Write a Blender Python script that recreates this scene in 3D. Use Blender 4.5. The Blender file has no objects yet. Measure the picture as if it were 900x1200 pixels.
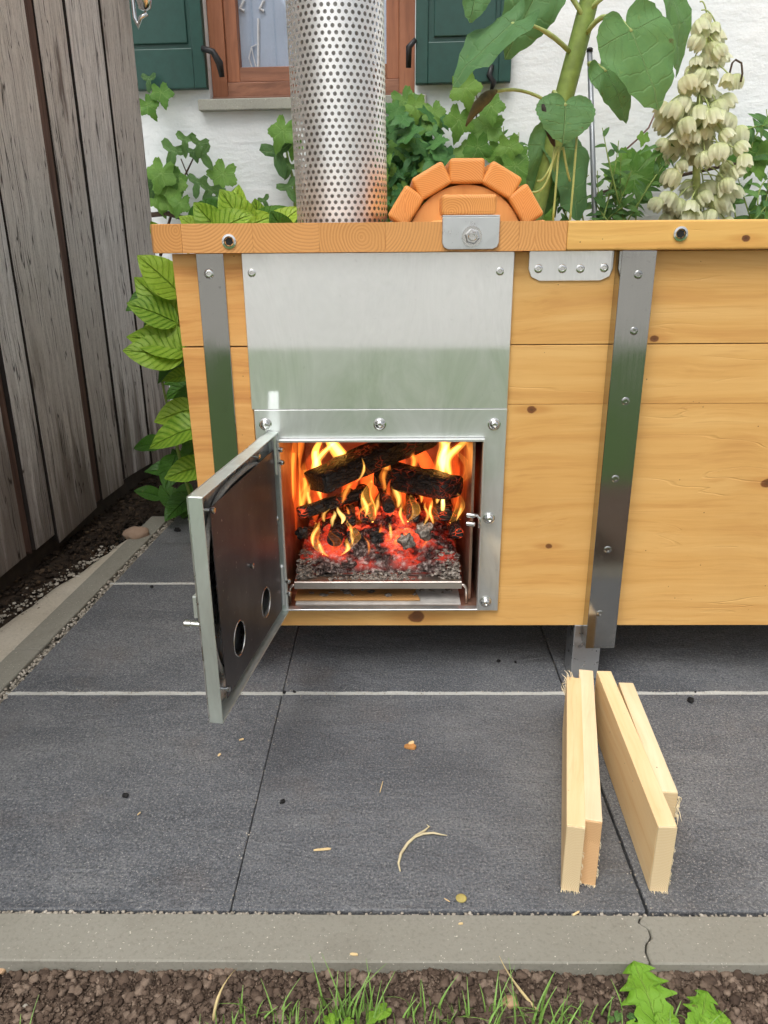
import bpy, bmesh, math, random
from math import sin, cos, pi, radians, sqrt, atan2, hypot
from mathutils import Vector, Matrix, noise as mnoise

S = bpy.context.scene
C = S.collection
rnd = random.Random(7)

# ------------------------------------------------------------------ camera
CAM_H, CAM_F, PITCH, YAW, ROLL = 1.0, 903.0, radians(20.0), radians(0.8), radians(-0.45)
_f = Vector((-sin(YAW) * cos(PITCH), cos(YAW) * cos(PITCH), -sin(PITCH)))
_r0 = Vector((cos(YAW), sin(YAW), 0)); _u0 = _r0.cross(_f)
_r = _r0 * cos(ROLL) + _u0 * sin(ROLL); _u = _u0 * cos(ROLL) - _r0 * sin(ROLL)
cam = bpy.data.objects.new('camera', bpy.data.cameras.new('camera')); C.objects.link(cam)
cam.data.sensor_fit = 'VERTICAL'; cam.data.sensor_height = 24.0; cam.data.sensor_width = 24.0
cam.data.lens = CAM_F / 1200 * 24.0
cam.data.clip_start = 0.02; cam.data.clip_end = 2000
m = Matrix((( _r.x, _u.x, -_f.x, 0), (_r.y, _u.y, -_f.y, 0), (_r.z, _u.z, -_f.z, CAM_H), (0, 0, 0, 1)))
cam.matrix_world = m
S.camera = cam

# ------------------------------------------------------------------ sky, sun, exposure (overcast)
SUN_EL, SUN_AZ = radians(58), radians(200)      # azimuth clockwise from +Y
w = bpy.data.worlds.new('World'); S.world = w; w.use_nodes = True
nt = w.node_tree; nt.nodes.clear()
sky = nt.nodes.new('ShaderNodeTexSky'); sky.sky_type = 'NISHITA'; sky.sun_disc = False
sky.sun_elevation = SUN_EL; sky.sun_rotation = SUN_AZ
sky.air_density = 1.0; sky.dust_density = 4.0; sky.ozone_density = 1.0
hsv = nt.nodes.new('ShaderNodeHueSaturation'); hsv.inputs['Saturation'].default_value = 0.22
bg = nt.nodes.new('ShaderNodeBackground'); bg.inputs['Strength'].default_value = 0.12
wo = nt.nodes.new('ShaderNodeOutputWorld')
nt.links.new(sky.outputs[0], hsv.inputs['Color']); nt.links.new(hsv.outputs[0], bg.inputs[0]); nt.links.new(bg.outputs[0], wo.inputs[0])
sl = bpy.data.lights.new('sun', 'SUN'); sl.energy = 1.2; sl.angle = radians(35); sl.color = (1.0, 0.97, 0.93)
so = bpy.data.objects.new('sun', sl); C.objects.link(so)
sd = Vector((sin(SUN_AZ) * cos(SUN_EL), cos(SUN_AZ) * cos(SUN_EL), sin(SUN_EL)))
so.rotation_euler = sd.to_track_quat('Z', 'Y').to_euler(); so.location = sd * 20
S.view_settings.view_transform = 'Standard'; S.view_settings.look = 'None'
S.view_settings.exposure = 0.42; S.view_settings.gamma = 1.0; S.view_settings.use_curve_mapping = False
S.render.engine = 'CYCLES'
S.cycles.use_denoising = True
S.cycles.max_bounces = 6; S.cycles.diffuse_bounces = 2; S.cycles.glossy_bounces = 3
S.cycles.use_adaptive_sampling = True; S.cycles.adaptive_threshold = 0.04
S.cycles.transparent_max_bounces = 64; S.cycles.volume_bounces = 0; S.cycles.sample_clamp_indirect = 4.0

# ------------------------------------------------------------------ measuring helpers: a sight line met with a real surface
def _ray(px, py): return (_f * CAM_F + _r * (px - 450) - _u * (py - 600)) / CAM_F
def at(px, py, Y):
    d = _ray(px, py); return Vector((0, 0, CAM_H)) + d * (Y / d.y)
def gr(px, py, z=0.0):
    d = _ray(px, py); return Vector((0, 0, CAM_H)) + d * ((z - CAM_H) / d.z)
def onplane(px, py, p0, n):
    d = _ray(px, py); o = Vector((0, 0, CAM_H)); return o + d * ((Vector(p0) - o).dot(n) / d.dot(n))

# ------------------------------------------------------------------ mesh helpers
class MB:
    def __init__(s): s.v = []; s.f = []; s.uv = []; s.has_uv = False
    def add(s, vs, fs, uvs=None):
        o = len(s.v); s.v += [tuple(p) for p in vs]
        s.f += [tuple(i + o for i in q) for q in fs]
        if uvs is not None: s.has_uv = True; s.uv += [[uvs[i] for i in q] for q in fs]
        else: s.uv += [[(0, 0)] * len(q) for q in fs]
        return s
    def box(s, x0, x1, y0, y1, z0, z1):
        return s.add([(x0,y0,z0),(x1,y0,z0),(x1,y1,z0),(x0,y1,z0),(x0,y0,z1),(x1,y0,z1),(x1,y1,z1),(x0,y1,z1)],
                     [(3,2,1,0),(4,5,6,7),(0,1,5,4),(1,2,6,5),(2,3,7,6),(3,0,4,7)])
    def hexa(s, p):   # eight corners, ordered as box
        return s.add(p, [(3,2,1,0),(4,5,6,7),(0,1,5,4),(1,2,6,5),(2,3,7,6),(3,0,4,7)])
    def prism(s, poly, fn, d0, d1):   # fn(a, b, d) -> xyz
        n = len(poly); vs = [fn(a, b, d0) for a, b in poly] + [fn(a, b, d1) for a, b in poly]
        fs = [tuple(range(n))[::-1], tuple(range(n, 2 * n))] + [(i, (i + 1) % n, n + (i + 1) % n, n + i) for i in range(n)]
        return s.add(vs, fs)
    def tube(s, pts, rad, seg=8, caps=True):
        pts = [Vector(p) for p in pts]; n = len(pts)
        if not isinstance(rad, (list, tuple)): rad = [rad] * n
        vs = []; fs = []; prev = None
        for i, p in enumerate(pts):
            t = (pts[min(i + 1, n - 1)] - pts[max(i - 1, 0)]).normalized()
            if prev is None: a = t.orthogonal().normalized()
            else: a = (prev - t * prev.dot(t)).normalized()
            prev = a; b = t.cross(a)
            for k in range(seg):
                th = 2 * pi * k / seg; vs.append(p + (a * cos(th) + b * sin(th)) * rad[i])
        for i in range(n - 1):
            for k in range(seg):
                k2 = (k + 1) % seg; fs.append((i * seg + k, i * seg + k2, (i + 1) * seg + k2, (i + 1) * seg + k))
        if caps: fs += [tuple(range(seg))[::-1], tuple(range((n - 1) * seg, n * seg))]
        return s.add(vs, fs)
    def lathe(s, prof, origin, axis, seg=16, caps=True):   # prof: (radius, height along axis)
        ax = Vector(axis).normalized(); a = ax.orthogonal().normalized(); b = ax.cross(a); o = Vector(origin)
        vs = []; fs = []; n = len(prof)
        for r, h in prof:
            for k in range(seg):
                th = 2 * pi * k / seg; vs.append(o + ax * h + (a * cos(th) + b * sin(th)) * r)
        for i in range(n - 1):
            for k in range(seg):
                k2 = (k + 1) % seg; fs.append((i * seg + k, i * seg + k2, (i + 1) * seg + k2, (i + 1) * seg + k))
        if caps: fs += [tuple(range(seg))[::-1], tuple(range((n - 1) * seg, n * seg))]
        return s.add(vs, fs)
    def blob(s, c, r, sub=1, amp=.25, seed=0, flat=1.0):
        vs, fs = ICO[sub]; sd_ = Vector((seed * 1.37 % 91, seed * 2.11 % 83, seed * .73 % 79))
        c = Vector(c); rr = Vector(r) if isinstance(r, (tuple, list)) else Vector((r, r, r * flat))
        rot = Matrix.Rotation(seed * 1.9 % 6.28, 3, 'Z')
        out = []
        for p in vs:
            k = 1 + amp * mnoise.noise(p * 1.6 + sd_) * 1.8
            q = Vector((p.x * rr.x, p.y * rr.y, p.z * rr.z)) * k
            out.append(c + rot @ q)
        return s.add(out, fs)
    def mesh(s, name, bevel=0, seg=2, smooth=False, auto=None):
        me = bpy.data.meshes.new(name); me.from_pydata(s.v, [], s.f)
        if s.has_uv:
            uvl = me.uv_layers.new(name='UVMap'); k = 0
            for q in s.uv:
                for u in q: uvl.data[k].uv = u; k += 1
        bm = bmesh.new(); bm.from_mesh(me)
        if not s.has_uv: bmesh.ops.recalc_face_normals(bm, faces=bm.faces)
        if bevel:
            bmesh.ops.bevel(bm, geom=list(bm.edges), offset=bevel, segments=seg, affect='EDGES', clamp_overlap=True, profile=.5)
        if smooth:
            for fc in bm.faces: fc.smooth = True
            if auto:
                for e in bm.edges:
                    if len(e.link_faces) == 2 and e.calc_face_angle(0) > auto: e.smooth = False
        bm.to_mesh(me); bm.free()
        return me
def _ico(sub):
    bm = bmesh.new(); bmesh.ops.create_icosphere(bm, subdivisions=sub, radius=1)
    vs = [v.co.copy() for v in bm.verts]; fs = [tuple(v.index for v in f.verts) for f in bm.faces]; bm.free(); return vs, fs
ICO = {1: _ico(1), 2: _ico(2), 3: _ico(3)}

def link(name, me, mat, parent=None, mw=None):
    o = bpy.data.objects.new(name, me); C.objects.link(o)
    if me is not None and mat is not None:
        if not me.materials: me.materials.append(mat)
    basis = mw if mw is not None else Matrix.Identity(4)
    if parent is not None:
        o.parent = parent; o.matrix_parent_inverse = parent['_mw_inv'] if False else WORLD[parent.name].inverted()
    o.matrix_basis = basis; WORLD[o.name] = basis.copy()
    return o
WORLD = {}
def ob(name, mb, mat, parent=None, bevel=0, seg=2, smooth=False, auto=None, mw=None):
    return link(name, mb.mesh(name, bevel, seg, smooth, auto), mat, parent, mw)
def tag(o, label=None, cat=None, group=None, kind=None):
    if label: o['label'] = label
    if cat: o['category'] = cat
    if group: o['group'] = group
    if kind: o['kind'] = kind
    return o
def thing(name, loc, label, cat, group=None):
    o = bpy.data.objects.new(name, None); C.objects.link(o); o.empty_display_size = .05
    o.location = loc; WORLD[o.name] = Matrix.Translation(Vector(loc))
    return tag(o, label, cat, group)
def struct(o): o['kind'] = 'structure'; return o
def frame(pos, ydir, zdir, scale=1.0):     # local +Y along ydir, local +Z near zdir
    y = Vector(ydir).normalized(); z = Vector(zdir); z = (z - y * z.dot(y))
    if z.length < 1e-5: z = y.orthogonal()
    z.normalize(); x = y.cross(z)
    sc = (scale,) * 3 if not isinstance(scale, (tuple, list)) else scale
    M = Matrix(((x.x*sc[0], y.x*sc[1], z.x*sc[2], pos[0]), (x.y*sc[0], y.y*sc[1], z.y*sc[2], pos[1]), (x.z*sc[0], y.z*sc[1], z.z*sc[2], pos[2]), (0, 0, 0, 1)))
    return M

# ------------------------------------------------------------------ material helpers
def srgb(r, g, b):
    def f(c): c /= 255.; return c / 12.92 if c <= .04045 else ((c + .055) / 1.055) ** 2.4
    return (f(r), f(g), f(b), 1)
class NT:
    def __init__(s, name):
        s.m = bpy.data.materials.new(name); s.m.use_nodes = True; s.t = s.m.node_tree; s.t.nodes.clear()
        s.out = s.n('ShaderNodeOutputMaterial'); s.b = s.n('ShaderNodeBsdfPrincipled'); s.l(s.b.outputs[0], s.out.inputs[0])
    def n(s, t, **kw):
        q = s.t.nodes.new(t)
        for k, v in kw.items(): setattr(q, k, v)
        return q
    def l(s, a, b): s.t.links.new(a, b)
    def set(s, sock, v):
        if hasattr(v, 'links') or hasattr(v, 'is_linked'): s.l(v, sock)
        else: sock.default_value = v
    def coord(s, kind='Object'): return s.n('ShaderNodeTexCoord').outputs[kind]
    def mapping(s, v, scale=(1,1,1), loc=(0,0,0), rot=(0,0,0)):
        q = s.n('ShaderNodeMapping'); s.l(v, q.inputs[0]); q.inputs['Scale'].default_value = scale
        q.inputs['Location'].default_value = loc; q.inputs['Rotation'].default_value = rot; return q.outputs[0]
    def noise(s, v, scale=5, detail=4, rough=.55, dist=0, out=0):
        q = s.n('ShaderNodeTexNoise'); s.l(v, q.inputs['Vector']); q.inputs['Scale'].default_value = scale
        q.inputs['Detail'].default_value = detail; q.inputs['Roughness'].default_value = rough; q.inputs['Distortion'].default_value = dist
        return q.outputs[out]
    def voro(s, v, scale=5, feature='F1', out=0, rand=1):
        q = s.n('ShaderNodeTexVoronoi', feature=feature); s.l(v, q.inputs['Vector']); q.inputs['Scale'].default_value = scale
        q.inputs['Randomness'].default_value = rand; return q.outputs[out]
    def ramp(s, fac, stops, interp='LINEAR'):
        q = s.n('ShaderNodeValToRGB'); q.color_ramp.interpolation = interp; e = q.color_ramp.elements
        while len(e) > 1: e.remove(e[-1])
        e[0].position = stops[0][0]; e[0].color = stops[0][1] if len(stops[0][1]) == 4 else (*stops[0][1], 1)
        for p, c in stops[1:]:
            k = e.new(p); k.color = c if len(c) == 4 else (*c, 1)
        s.set(q.inputs[0], fac); return q.outputs[0]
    def mix(s, fac, a, b, mode='MIX'):
        q = s.n('ShaderNodeMix', data_type='RGBA', blend_type=mode)
        s.set(q.inputs[0], fac); s.set(q.inputs[6], a); s.set(q.inputs[7], b); return q.outputs[2]
    def math(s, op, a, b=0., c=0., clamp=False):
        q = s.n('ShaderNodeMath', operation=op, use_clamp=clamp); s.set(q.inputs[0], a); s.set(q.inputs[1], b); s.set(q.inputs[2], c); return q.outputs[0]
    def vmath(s, op, a, b=(0,0,0)):
        q = s.n('ShaderNodeVectorMath', operation=op); s.set(q.inputs[0], a); s.set(q.inputs[1], b)
        return q.outputs['Value'] if op in ('LENGTH', 'DISTANCE', 'DOT_PRODUCT') else q.outputs[0]
    def rng(s, v, a, b, c=0., d=1., smooth=False):
        q = s.n('ShaderNodeMapRange'); q.interpolation_type = 'SMOOTHSTEP' if smooth else 'LINEAR'
        s.set(q.inputs[0], v); q.inputs[1].default_value = a; q.inputs[2].default_value = b; q.inputs[3].default_value = c; q.inputs[4].default_value = d; return q.outputs[0]
    def sep(s, v): q = s.n('ShaderNodeSeparateXYZ'); s.l(v, q.inputs[0]); return q.outputs
    def comb(s, x=0., y=0., z=0.):
        q = s.n('ShaderNodeCombineXYZ'); s.set(q.inputs[0], x); s.set(q.inputs[1], y); s.set(q.inputs[2], z); return q.outputs[0]
    def rand(s): return s.n('ShaderNodeObjectInfo').outputs['Random']
    def bump(s, h, strength=.3, dist=.01, normal=None):
        q = s.n('ShaderNodeBump'); q.inputs['Strength'].default_value = strength; q.inputs['Distance'].default_value = dist
        s.set(q.inputs['Height'], h)
        if normal is not None: s.l(normal, q.inputs['Normal'])
        return q.outputs[0]
    def fin(s, col=None, rough=None, metal=None, normal=None, spec=None):
        if col is not None: s.set(s.b.inputs['Base Color'], col)
        if rough is not None: s.set(s.b.inputs['Roughness'], rough)
        if metal is not None: s.set(s.b.inputs['Metallic'], metal)
        if normal is not None: s.l(normal, s.b.inputs['Normal'])
        if spec is not None: s.b.inputs['Specular IOR Level'].default_value = spec
        return s.m
def plain(name, col, rough=.6, metal=0, nscale=60, namt=.15, bump=0.):
    t = NT(name); c = t.coord(); nz = t.noise(c, nscale, 4)
    k = t.rng(nz, .3, .7, 1 - namt, 1 + namt)
    cc = t.mix(1, col, t.comb(k, k, k), 'MULTIPLY')
    return t.fin(cc, rough, metal, t.bump(nz, bump, .002) if bump else None)

def wood_long(name, cols, axis='X', knots=(), gloss=.38, vs=1.0, cloud=.35, dark_lines=.5, checks=.05):
    """long-grain timber: cols = light, mid, dark"""
    t = NT(name); c = t.coord(); r = t.rand()
    off = t.vmath('ADD', c, t.comb(t.math('MULTIPLY', r, 13.7), t.math('MULTIPLY', r, 7.1), t.math('MULTIPLY', r, 5.3)))
    st = {'X': (1.2, 30, 30), 'Y': (30, 1.2, 30), 'Z': (30, 30, 1.2)}[axis]
    warp = t.noise(t.mapping(off, {'X': (1.5, 3, 3), 'Y': (3, 1.5, 3), 'Z': (3, 3, 1.5)}[axis]), 1.0, 2)
    off2 = t.vmath('ADD', off, t.mapping(t.comb(warp, warp, warp), (.02, .12, .12) if axis == 'X' else (.12, .02, .12) if axis == 'Y' else (.12, .12, .02)))
    a = t.noise(t.mapping(off2, st), 1.0 * vs, 5, .6)
    b = t.noise(t.mapping(off2, tuple(q * 3.2 for q in st)), 1.0 * vs, 3, .6)
    cl = t.noise(off, 2.2, 3)
    base = t.ramp(a, [(.28, cols[2]), (.47, cols[1]), (.66, cols[0])])
    base = t.mix(t.math('MULTIPLY', t.rng(b, .56, .7), dark_lines), base, cols[2])
    base = t.mix(cloud, base, t.ramp(cl, [(.3, cols[1]), (.7, cols[0])]))
    for kx, ky, kz, kr in knots:
        dv = t.vmath('SUBTRACT', c, (kx, ky, kz))
        nz = t.noise(c, 40, 3)
        dv2 = t.mapping(dv, (1, .2, 1.25))
        dl = t.math('ADD', t.vmath('LENGTH', dv2), t.math('MULTIPLY', t.math('SUBTRACT', nz, .5), kr * .9))
        halo = t.rng(t.vmath('LENGTH', t.mapping(dv, (.36, .2, 1.5))), kr * .6, kr * 2.0, .55, 0, True)
        base = t.mix(halo, base, cols[2])
        base = t.mix(t.rng(dl, kr * .75, kr * 1.05, 1, 0, True), base, srgb(96, 52, 28))
        base = t.mix(t.rng(dl, kr * .3, kr * .5, .8, 0, True), base, srgb(62, 34, 22))
    base = t.mix(t.math('MULTIPLY', r, .22), base, cols[2])
    spk = t.voro(t.mapping(off, (1, 1, 1)), 26)
    base = t.mix(t.rng(spk, .028, .04, .75, 0), base, srgb(95, 58, 28))
    chk = t.noise(t.mapping(off2, tuple(q * .55 if q > 5 else q * .7 for q in st)), 1.0, 2, .5)
    cm = t.math('MULTIPLY', t.rng(t.math('ABSOLUTE', t.math('SUBTRACT', chk, .5)), .0015, .006, 1, 0), t.rng(t.noise(off, 3.1, 3), .5, .62))
    base = t.mix(t.math('MULTIPLY', cm, checks), base, tuple(q * .35 for q in cols[2][:3]) + (1,))
    stn = t.noise(t.vmath('ADD', off, (4, 9, 2)), 1.7, 5, .6)
    base = t.mix(t.rng(stn, .5, .72, 0, .3), base, tuple(q * .8 for q in cols[2][:3]) + (1,))
    h = t.math('SUBTRACT', t.math('ADD', t.math('MULTIPLY', a, .6), t.math('MULTIPLY', b, .5)), t.math('MULTIPLY', cm, .8))
    return t.fin(base, t.rng(a, .3, .7, gloss + .18, gloss + .04), 0, t.bump(h, .28, .003))

def wood_end(name, cols, freq=260, gloss=.45, hue=.25, cz0=1.08, czr=-.09, per=.16):
    """end grain: growth rings about an off-centre pith chosen per piece"""
    t = NT(name); c = t.coord(); r = t.rand(); r2 = t.math('FRACT', t.math('MULTIPLY', r, 17.3)); r3 = t.math('FRACT', t.math('MULTIPLY', r, 41.7))
    s = t.sep(c)
    # pith placed relative to the piece via object centre
    cz = t.math('ADD', t.math('MULTIPLY', r3, czr), cz0)
    xx = t.math('SUBTRACT', t.math('PINGPONG', t.math('ADD', s[0], t.math('MULTIPLY', r, 3.1)), per), per / 2)
    nz = t.noise(c, 9, 3)
    dx = t.math('ADD', xx, t.math('MULTIPLY', t.math('SUBTRACT', nz, .5), .03))
    zz = t.math('SUBTRACT', s[2], cz)
    d = t.math('SQRT', t.math('ADD', t.math('MULTIPLY', dx, dx), t.math('MULTIPLY', zz, zz)))
    ring = t.math('FRACT', t.math('MULTIPLY', t.math('ADD', d, t.math('MULTIPLY', nz, .012)), freq))
    ring = t.rng(ring, 0, .85)
    fine = t.noise(c, 300, 3)
    base = t.ramp(ring, [(0, cols[0]), (.5, cols[1]), (.88, cols[2]), (1, cols[1])])
    base = t.mix(t.rng(nz, .3, .65, .15, .65), base, cols[1])
    base = t.mix(t.math('MULTIPLY', r, hue), base, cols[2])
    base = t.mix(t.rng(fine, .55, .8, 0, .25), base, cols[0])
    return t.fin(base, gloss, 0, t.bump(t.math('ADD', ring, fine), .18, .0015))

def steel(name, col=(.62, .63, .62), rough=.28, brush='X', amt=.08, stain=0., staincol=(.2, .15, .12)):
    t = NT(name); c = t.coord()
    sc = {'X': (2, 200, 200), 'Z': (200, 200, 2), 'N': (60, 60, 60)}[brush]
    a = t.noise(t.mapping(c, sc), 1, 3); b = t.noise(c, 7, 4)
    rr = t.math('ADD', t.rng(a, .3, .7, rough - amt, rough + amt), t.rng(b, .35, .7, -.03, .06))
    cc = t.mix(t.rng(b, .4, .75, 0, .25), (*col, 1), tuple(q * .78 for q in col) + (1,))
    if stain:
        st = t.noise(c, 5, 5, .6)
        cc = t.mix(t.rng(st, .45, .65, 0, stain), cc, (*staincol, 1))
    spots = t.noise(c, 130, 3)
    cc = t.mix(t.rng(spots, .66, .74, 0, .5), cc, tuple(q * .5 for q in col) + (1,))
    return t.fin(cc, rr, 1.0, t.bump(a, .04, .001))

def steel2(name, col=(.8, .81, .8), r1=.10, r2=.5, fac=.55, brush='X', spot=.25):
    """sheet steel: a sharp sheen over a broad scatter"""
    t = NT(name); c = t.coord(); sc = {'X': (2, 160, 160), 'Z': (160, 160, 2), 'N': (60, 60, 60)}[brush]
    a = t.noise(t.mapping(c, sc), 1, 3); b = t.noise(c, 5, 4)
    cc = t.mix(t.rng(b, .35, .7, 0, .3), (*col, 1), tuple(q * .85 for q in col) + (1,))
    sp = t.noise(c, 90, 3); cc = t.mix(t.rng(sp, .68, .76, 0, spot), cc, tuple(q * .55 for q in col) + (1,))
    nrm = t.bump(a, .015, .0006)
    g1 = t.n('ShaderNodeBsdfGlossy'); g2 = t.n('ShaderNodeBsdfGlossy'); mx = t.n('ShaderNodeMixShader')
    for g_, r_ in ((g1, r1), (g2, r2)): t.l(cc, g_.inputs['Color']); t.l(nrm, g_.inputs['Normal']); g_.inputs['Roughness'].default_value = r_
    sm = t.noise(t.mapping(c, (6, 6, 2.2)), 1.3, 5, .65, .8)
    t.l(t.math('ADD', t.rng(b, .3, .7, fac - .08, fac + .08), t.rng(sm, .35, .7, -.10, .22)), mx.inputs[0]); t.l(g1.outputs[0], mx.inputs[1]); t.l(g2.outputs[0], mx.inputs[2]); t.l(mx.outputs[0], t.out.inputs[0])
    t.t.nodes.remove(t.b); return t.m

def leafmat(name, c1, c2, vein, lateral=7., trans=.25, vw=.035, quilt=0.4, rough=.45, polar=0, yellow=None, vlat=.4, vmix=.55):
    t = NT(name); uv = t.sep(t.coord('UV')); u = uv[0]; v = uv[1]
    c = t.coord('Object'); r = t.rand()
    nz = t.noise(c, 3.2, 3) if True else None
    if polar:
        q = t.math('ABSOLUTE', t.math('SUBTRACT', t.math('FRACT', t.math('MULTIPLY', u, float(polar))), .5))
        q = t.math('MULTIPLY', t.math('SUBTRACT', .5, q), t.math('MULTIPLY', v, 1.0))
        mid = t.rng(q, 0, vw, 1, 0)
        lat = t.math('ABSOLUTE', t.math('SUBTRACT', t.math('FRACT', t.math('SUBTRACT', t.math('MULTIPLY', v, lateral), t.math('MULTIPLY', q, 5.))), .5))
    else:
        au = t.math('ABSOLUTE', t.math('SUBTRACT', u, .5))
        mid = t.rng(au, 0, vw, 1, 0)
        lat = t.math('ABSOLUTE', t.math('SUBTRACT', t.math('FRACT', t.math('SUBTRACT', t.math('MULTIPLY', v, lateral), t.math('MULTIPLY', au, 4.5))), .5))
    lv = t.rng(t.math('ADD', lat, t.math('MULTIPLY', t.math('SUBTRACT', t.noise(c, 9, 3), .5), .12)), .0, .075, vlat, 0)
    vv = t.math('MAXIMUM', mid, lv)
    cell = t.noise(c, 18, 3)
    base = t.mix(t.rng(t.math('ADD', t.math('MULTIPLY', nz, .6), t.math('MULTIPLY', r, .5)), .25, .8), c1, c2)
    if yellow: base = t.mix(t.rng(t.math('ADD', lat, t.math('MULTIPLY', t.math('SUBTRACT', t.noise(c, 12, 3), .5), .5)), .1, .5, .0, .5), base, yellow)
    base = t.mix(t.rng(cell, .45, .7, 0, .3), base, c1)
    base = t.mix(t.math('MULTIPLY', vv, vmix), base, vein)
    bl_ = t.noise(t.vmath('ADD', c, t.comb(t.math('MULTIPLY', r, 9.), 0., 0.)), 5.5, 4, .65)
    base = t.mix(t.rng(bl_, .66, .72, 0, .75), base, srgb(96, 88, 48))
    base = t.mix(t.rng(bl_, .25, .36, .3, 0), base, srgb(168, 176, 84))
    h = t.math('ADD', t.math('MULTIPLY', vv, -1.), t.math('MULTIPLY', cell, .35))
    nrm = t.bump(h, quilt, .006)
    t.fin(base, rough, 0, nrm, .35)
    tr = t.n('ShaderNodeBsdfTranslucent'); t.l(base, tr.inputs[0]); t.l(nrm, tr.inputs[1])
    mx = t.n('ShaderNodeMixShader'); mx.inputs[0].default_value = trans
    t.l(t.b.outputs[0], mx.inputs[1]); t.l(tr.outputs[0], mx.inputs[2]); t.l(mx.outputs[0], t.out.inputs[0])
    return t.m
#@@PART2
# ------------------------------------------------------------------ materials of the place
def mk_slate():
    t = NT('slate_paving'); c = t.coord(); r = t.rand()
    off = t.vmath('ADD', c, t.comb(t.math('MULTIPLY', r, 9.), t.math('MULTIPLY', r, 5.), 0.))
    big = t.noise(t.mapping(off, (1.2, 2.4, 1), rot=(0, 0, .5)), 2.2, 6, .62, .8)
    fine = t.noise(off, 210, 4, .75); mid = t.noise(off, 30, 5, .65); lay = t.noise(t.mapping(off, (3, 9, 1), rot=(0, 0, .6)), 2.0, 6, .6, 1.2)
    base = t.ramp(big, [(.3, srgb(88, 92, 98)), (.5, srgb(108, 111, 116)), (.72, srgb(132, 134, 136))])
    base = t.mix(t.rng(mid, .35, .65, .3, 0), base, srgb(74, 77, 81))
    base = t.mix(t.rng(fine, .36, .5, .75, 0), base, srgb(44, 47, 51))
    base = t.mix(t.rng(fine, .54, .64, 0, .85), base, srgb(152, 151, 148))
    spk = t.noise(off, 380, 2, .6)
    base = t.mix(t.rng(spk, .63, .70, 0, .8), base, srgb(206, 203, 196))
    rust = t.noise(off, 4.1, 5, .6)
    base = t.mix(t.rng(rust, .56, .75, 0, .28), base, srgb(122, 104, 88))
    dust = t.noise(t.vmath('ADD', off, (7, 3, 0)), 2.4, 5, .65)
    base = t.mix(t.rng(dust, .52, .75, 0, .35), base, srgb(136, 136, 133))
    edge_ = t.rng(t.math('ABSOLUTE', t.math('SUBTRACT', lay, .5)), .0, .02, 1, 0)
    base = t.mix(t.math('MULTIPLY', edge_, .12), base, srgb(58, 60, 62))
    base = t.mix(t.rng(r, 0, 1, 0, .16), base, srgb(70, 73, 78))
    h = t.math('ADD', t.math('MULTIPLY', mid, .9), t.math('ADD', t.math('MULTIPLY', fine, .45), t.math('ADD', t.math('MULTIPLY', big, 1.2), t.math('MULTIPLY', lay, 1.0))))
    return t.fin(base, t.rng(big, .3, .7, .48, .66), 0, t.bump(h, .7, .007))
def mk_concrete(name, c1, c2, speck=srgb(215, 208, 192), amt=1.0):
    t = NT(name); c = t.coord(); big = t.noise(c, 3, 5, .6); fine = t.noise(c, 160, 3, .65)
    base = t.mix(t.rng(big, .3, .7), c1, c2); base = t.mix(t.rng(fine, .3, .5, .35, 0), base, tuple(q * .55 for q in c1[:3]) + (1,))
    sp = t.noise(t.vmath('ADD', c, (3, 1, 5)), 210, 2, .6)
    base = t.mix(t.math('MULTIPLY', t.rng(sp, .68, .74), amt), base, speck)
    st = t.noise(c, 8, 5, .7); base = t.mix(t.rng(st, .55, .8, 0, .3), base, srgb(96, 90, 78))
    return t.fin(base, .85, 0, t.bump(t.math('ADD', fine, big), .25, .003), .3)
def mk_soil(name, cols, sc=1.0):
    t = NT(name); c = t.coord(); a = t.noise(c, 40 * sc, 5, .65); b = t.noise(c, 4, 3)
    g = t.n('ShaderNodeNewGeometry').outputs['Random Per Island']
    base = t.ramp(t.math('ADD', t.math('MULTIPLY', a, .6), t.math('MULTIPLY', g, .4)), [(.2, cols[0]), (.5, cols[1]), (.8, cols[2])])
    return t.fin(base, .92, 0, t.bump(a, .7, .006), .25)
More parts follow.
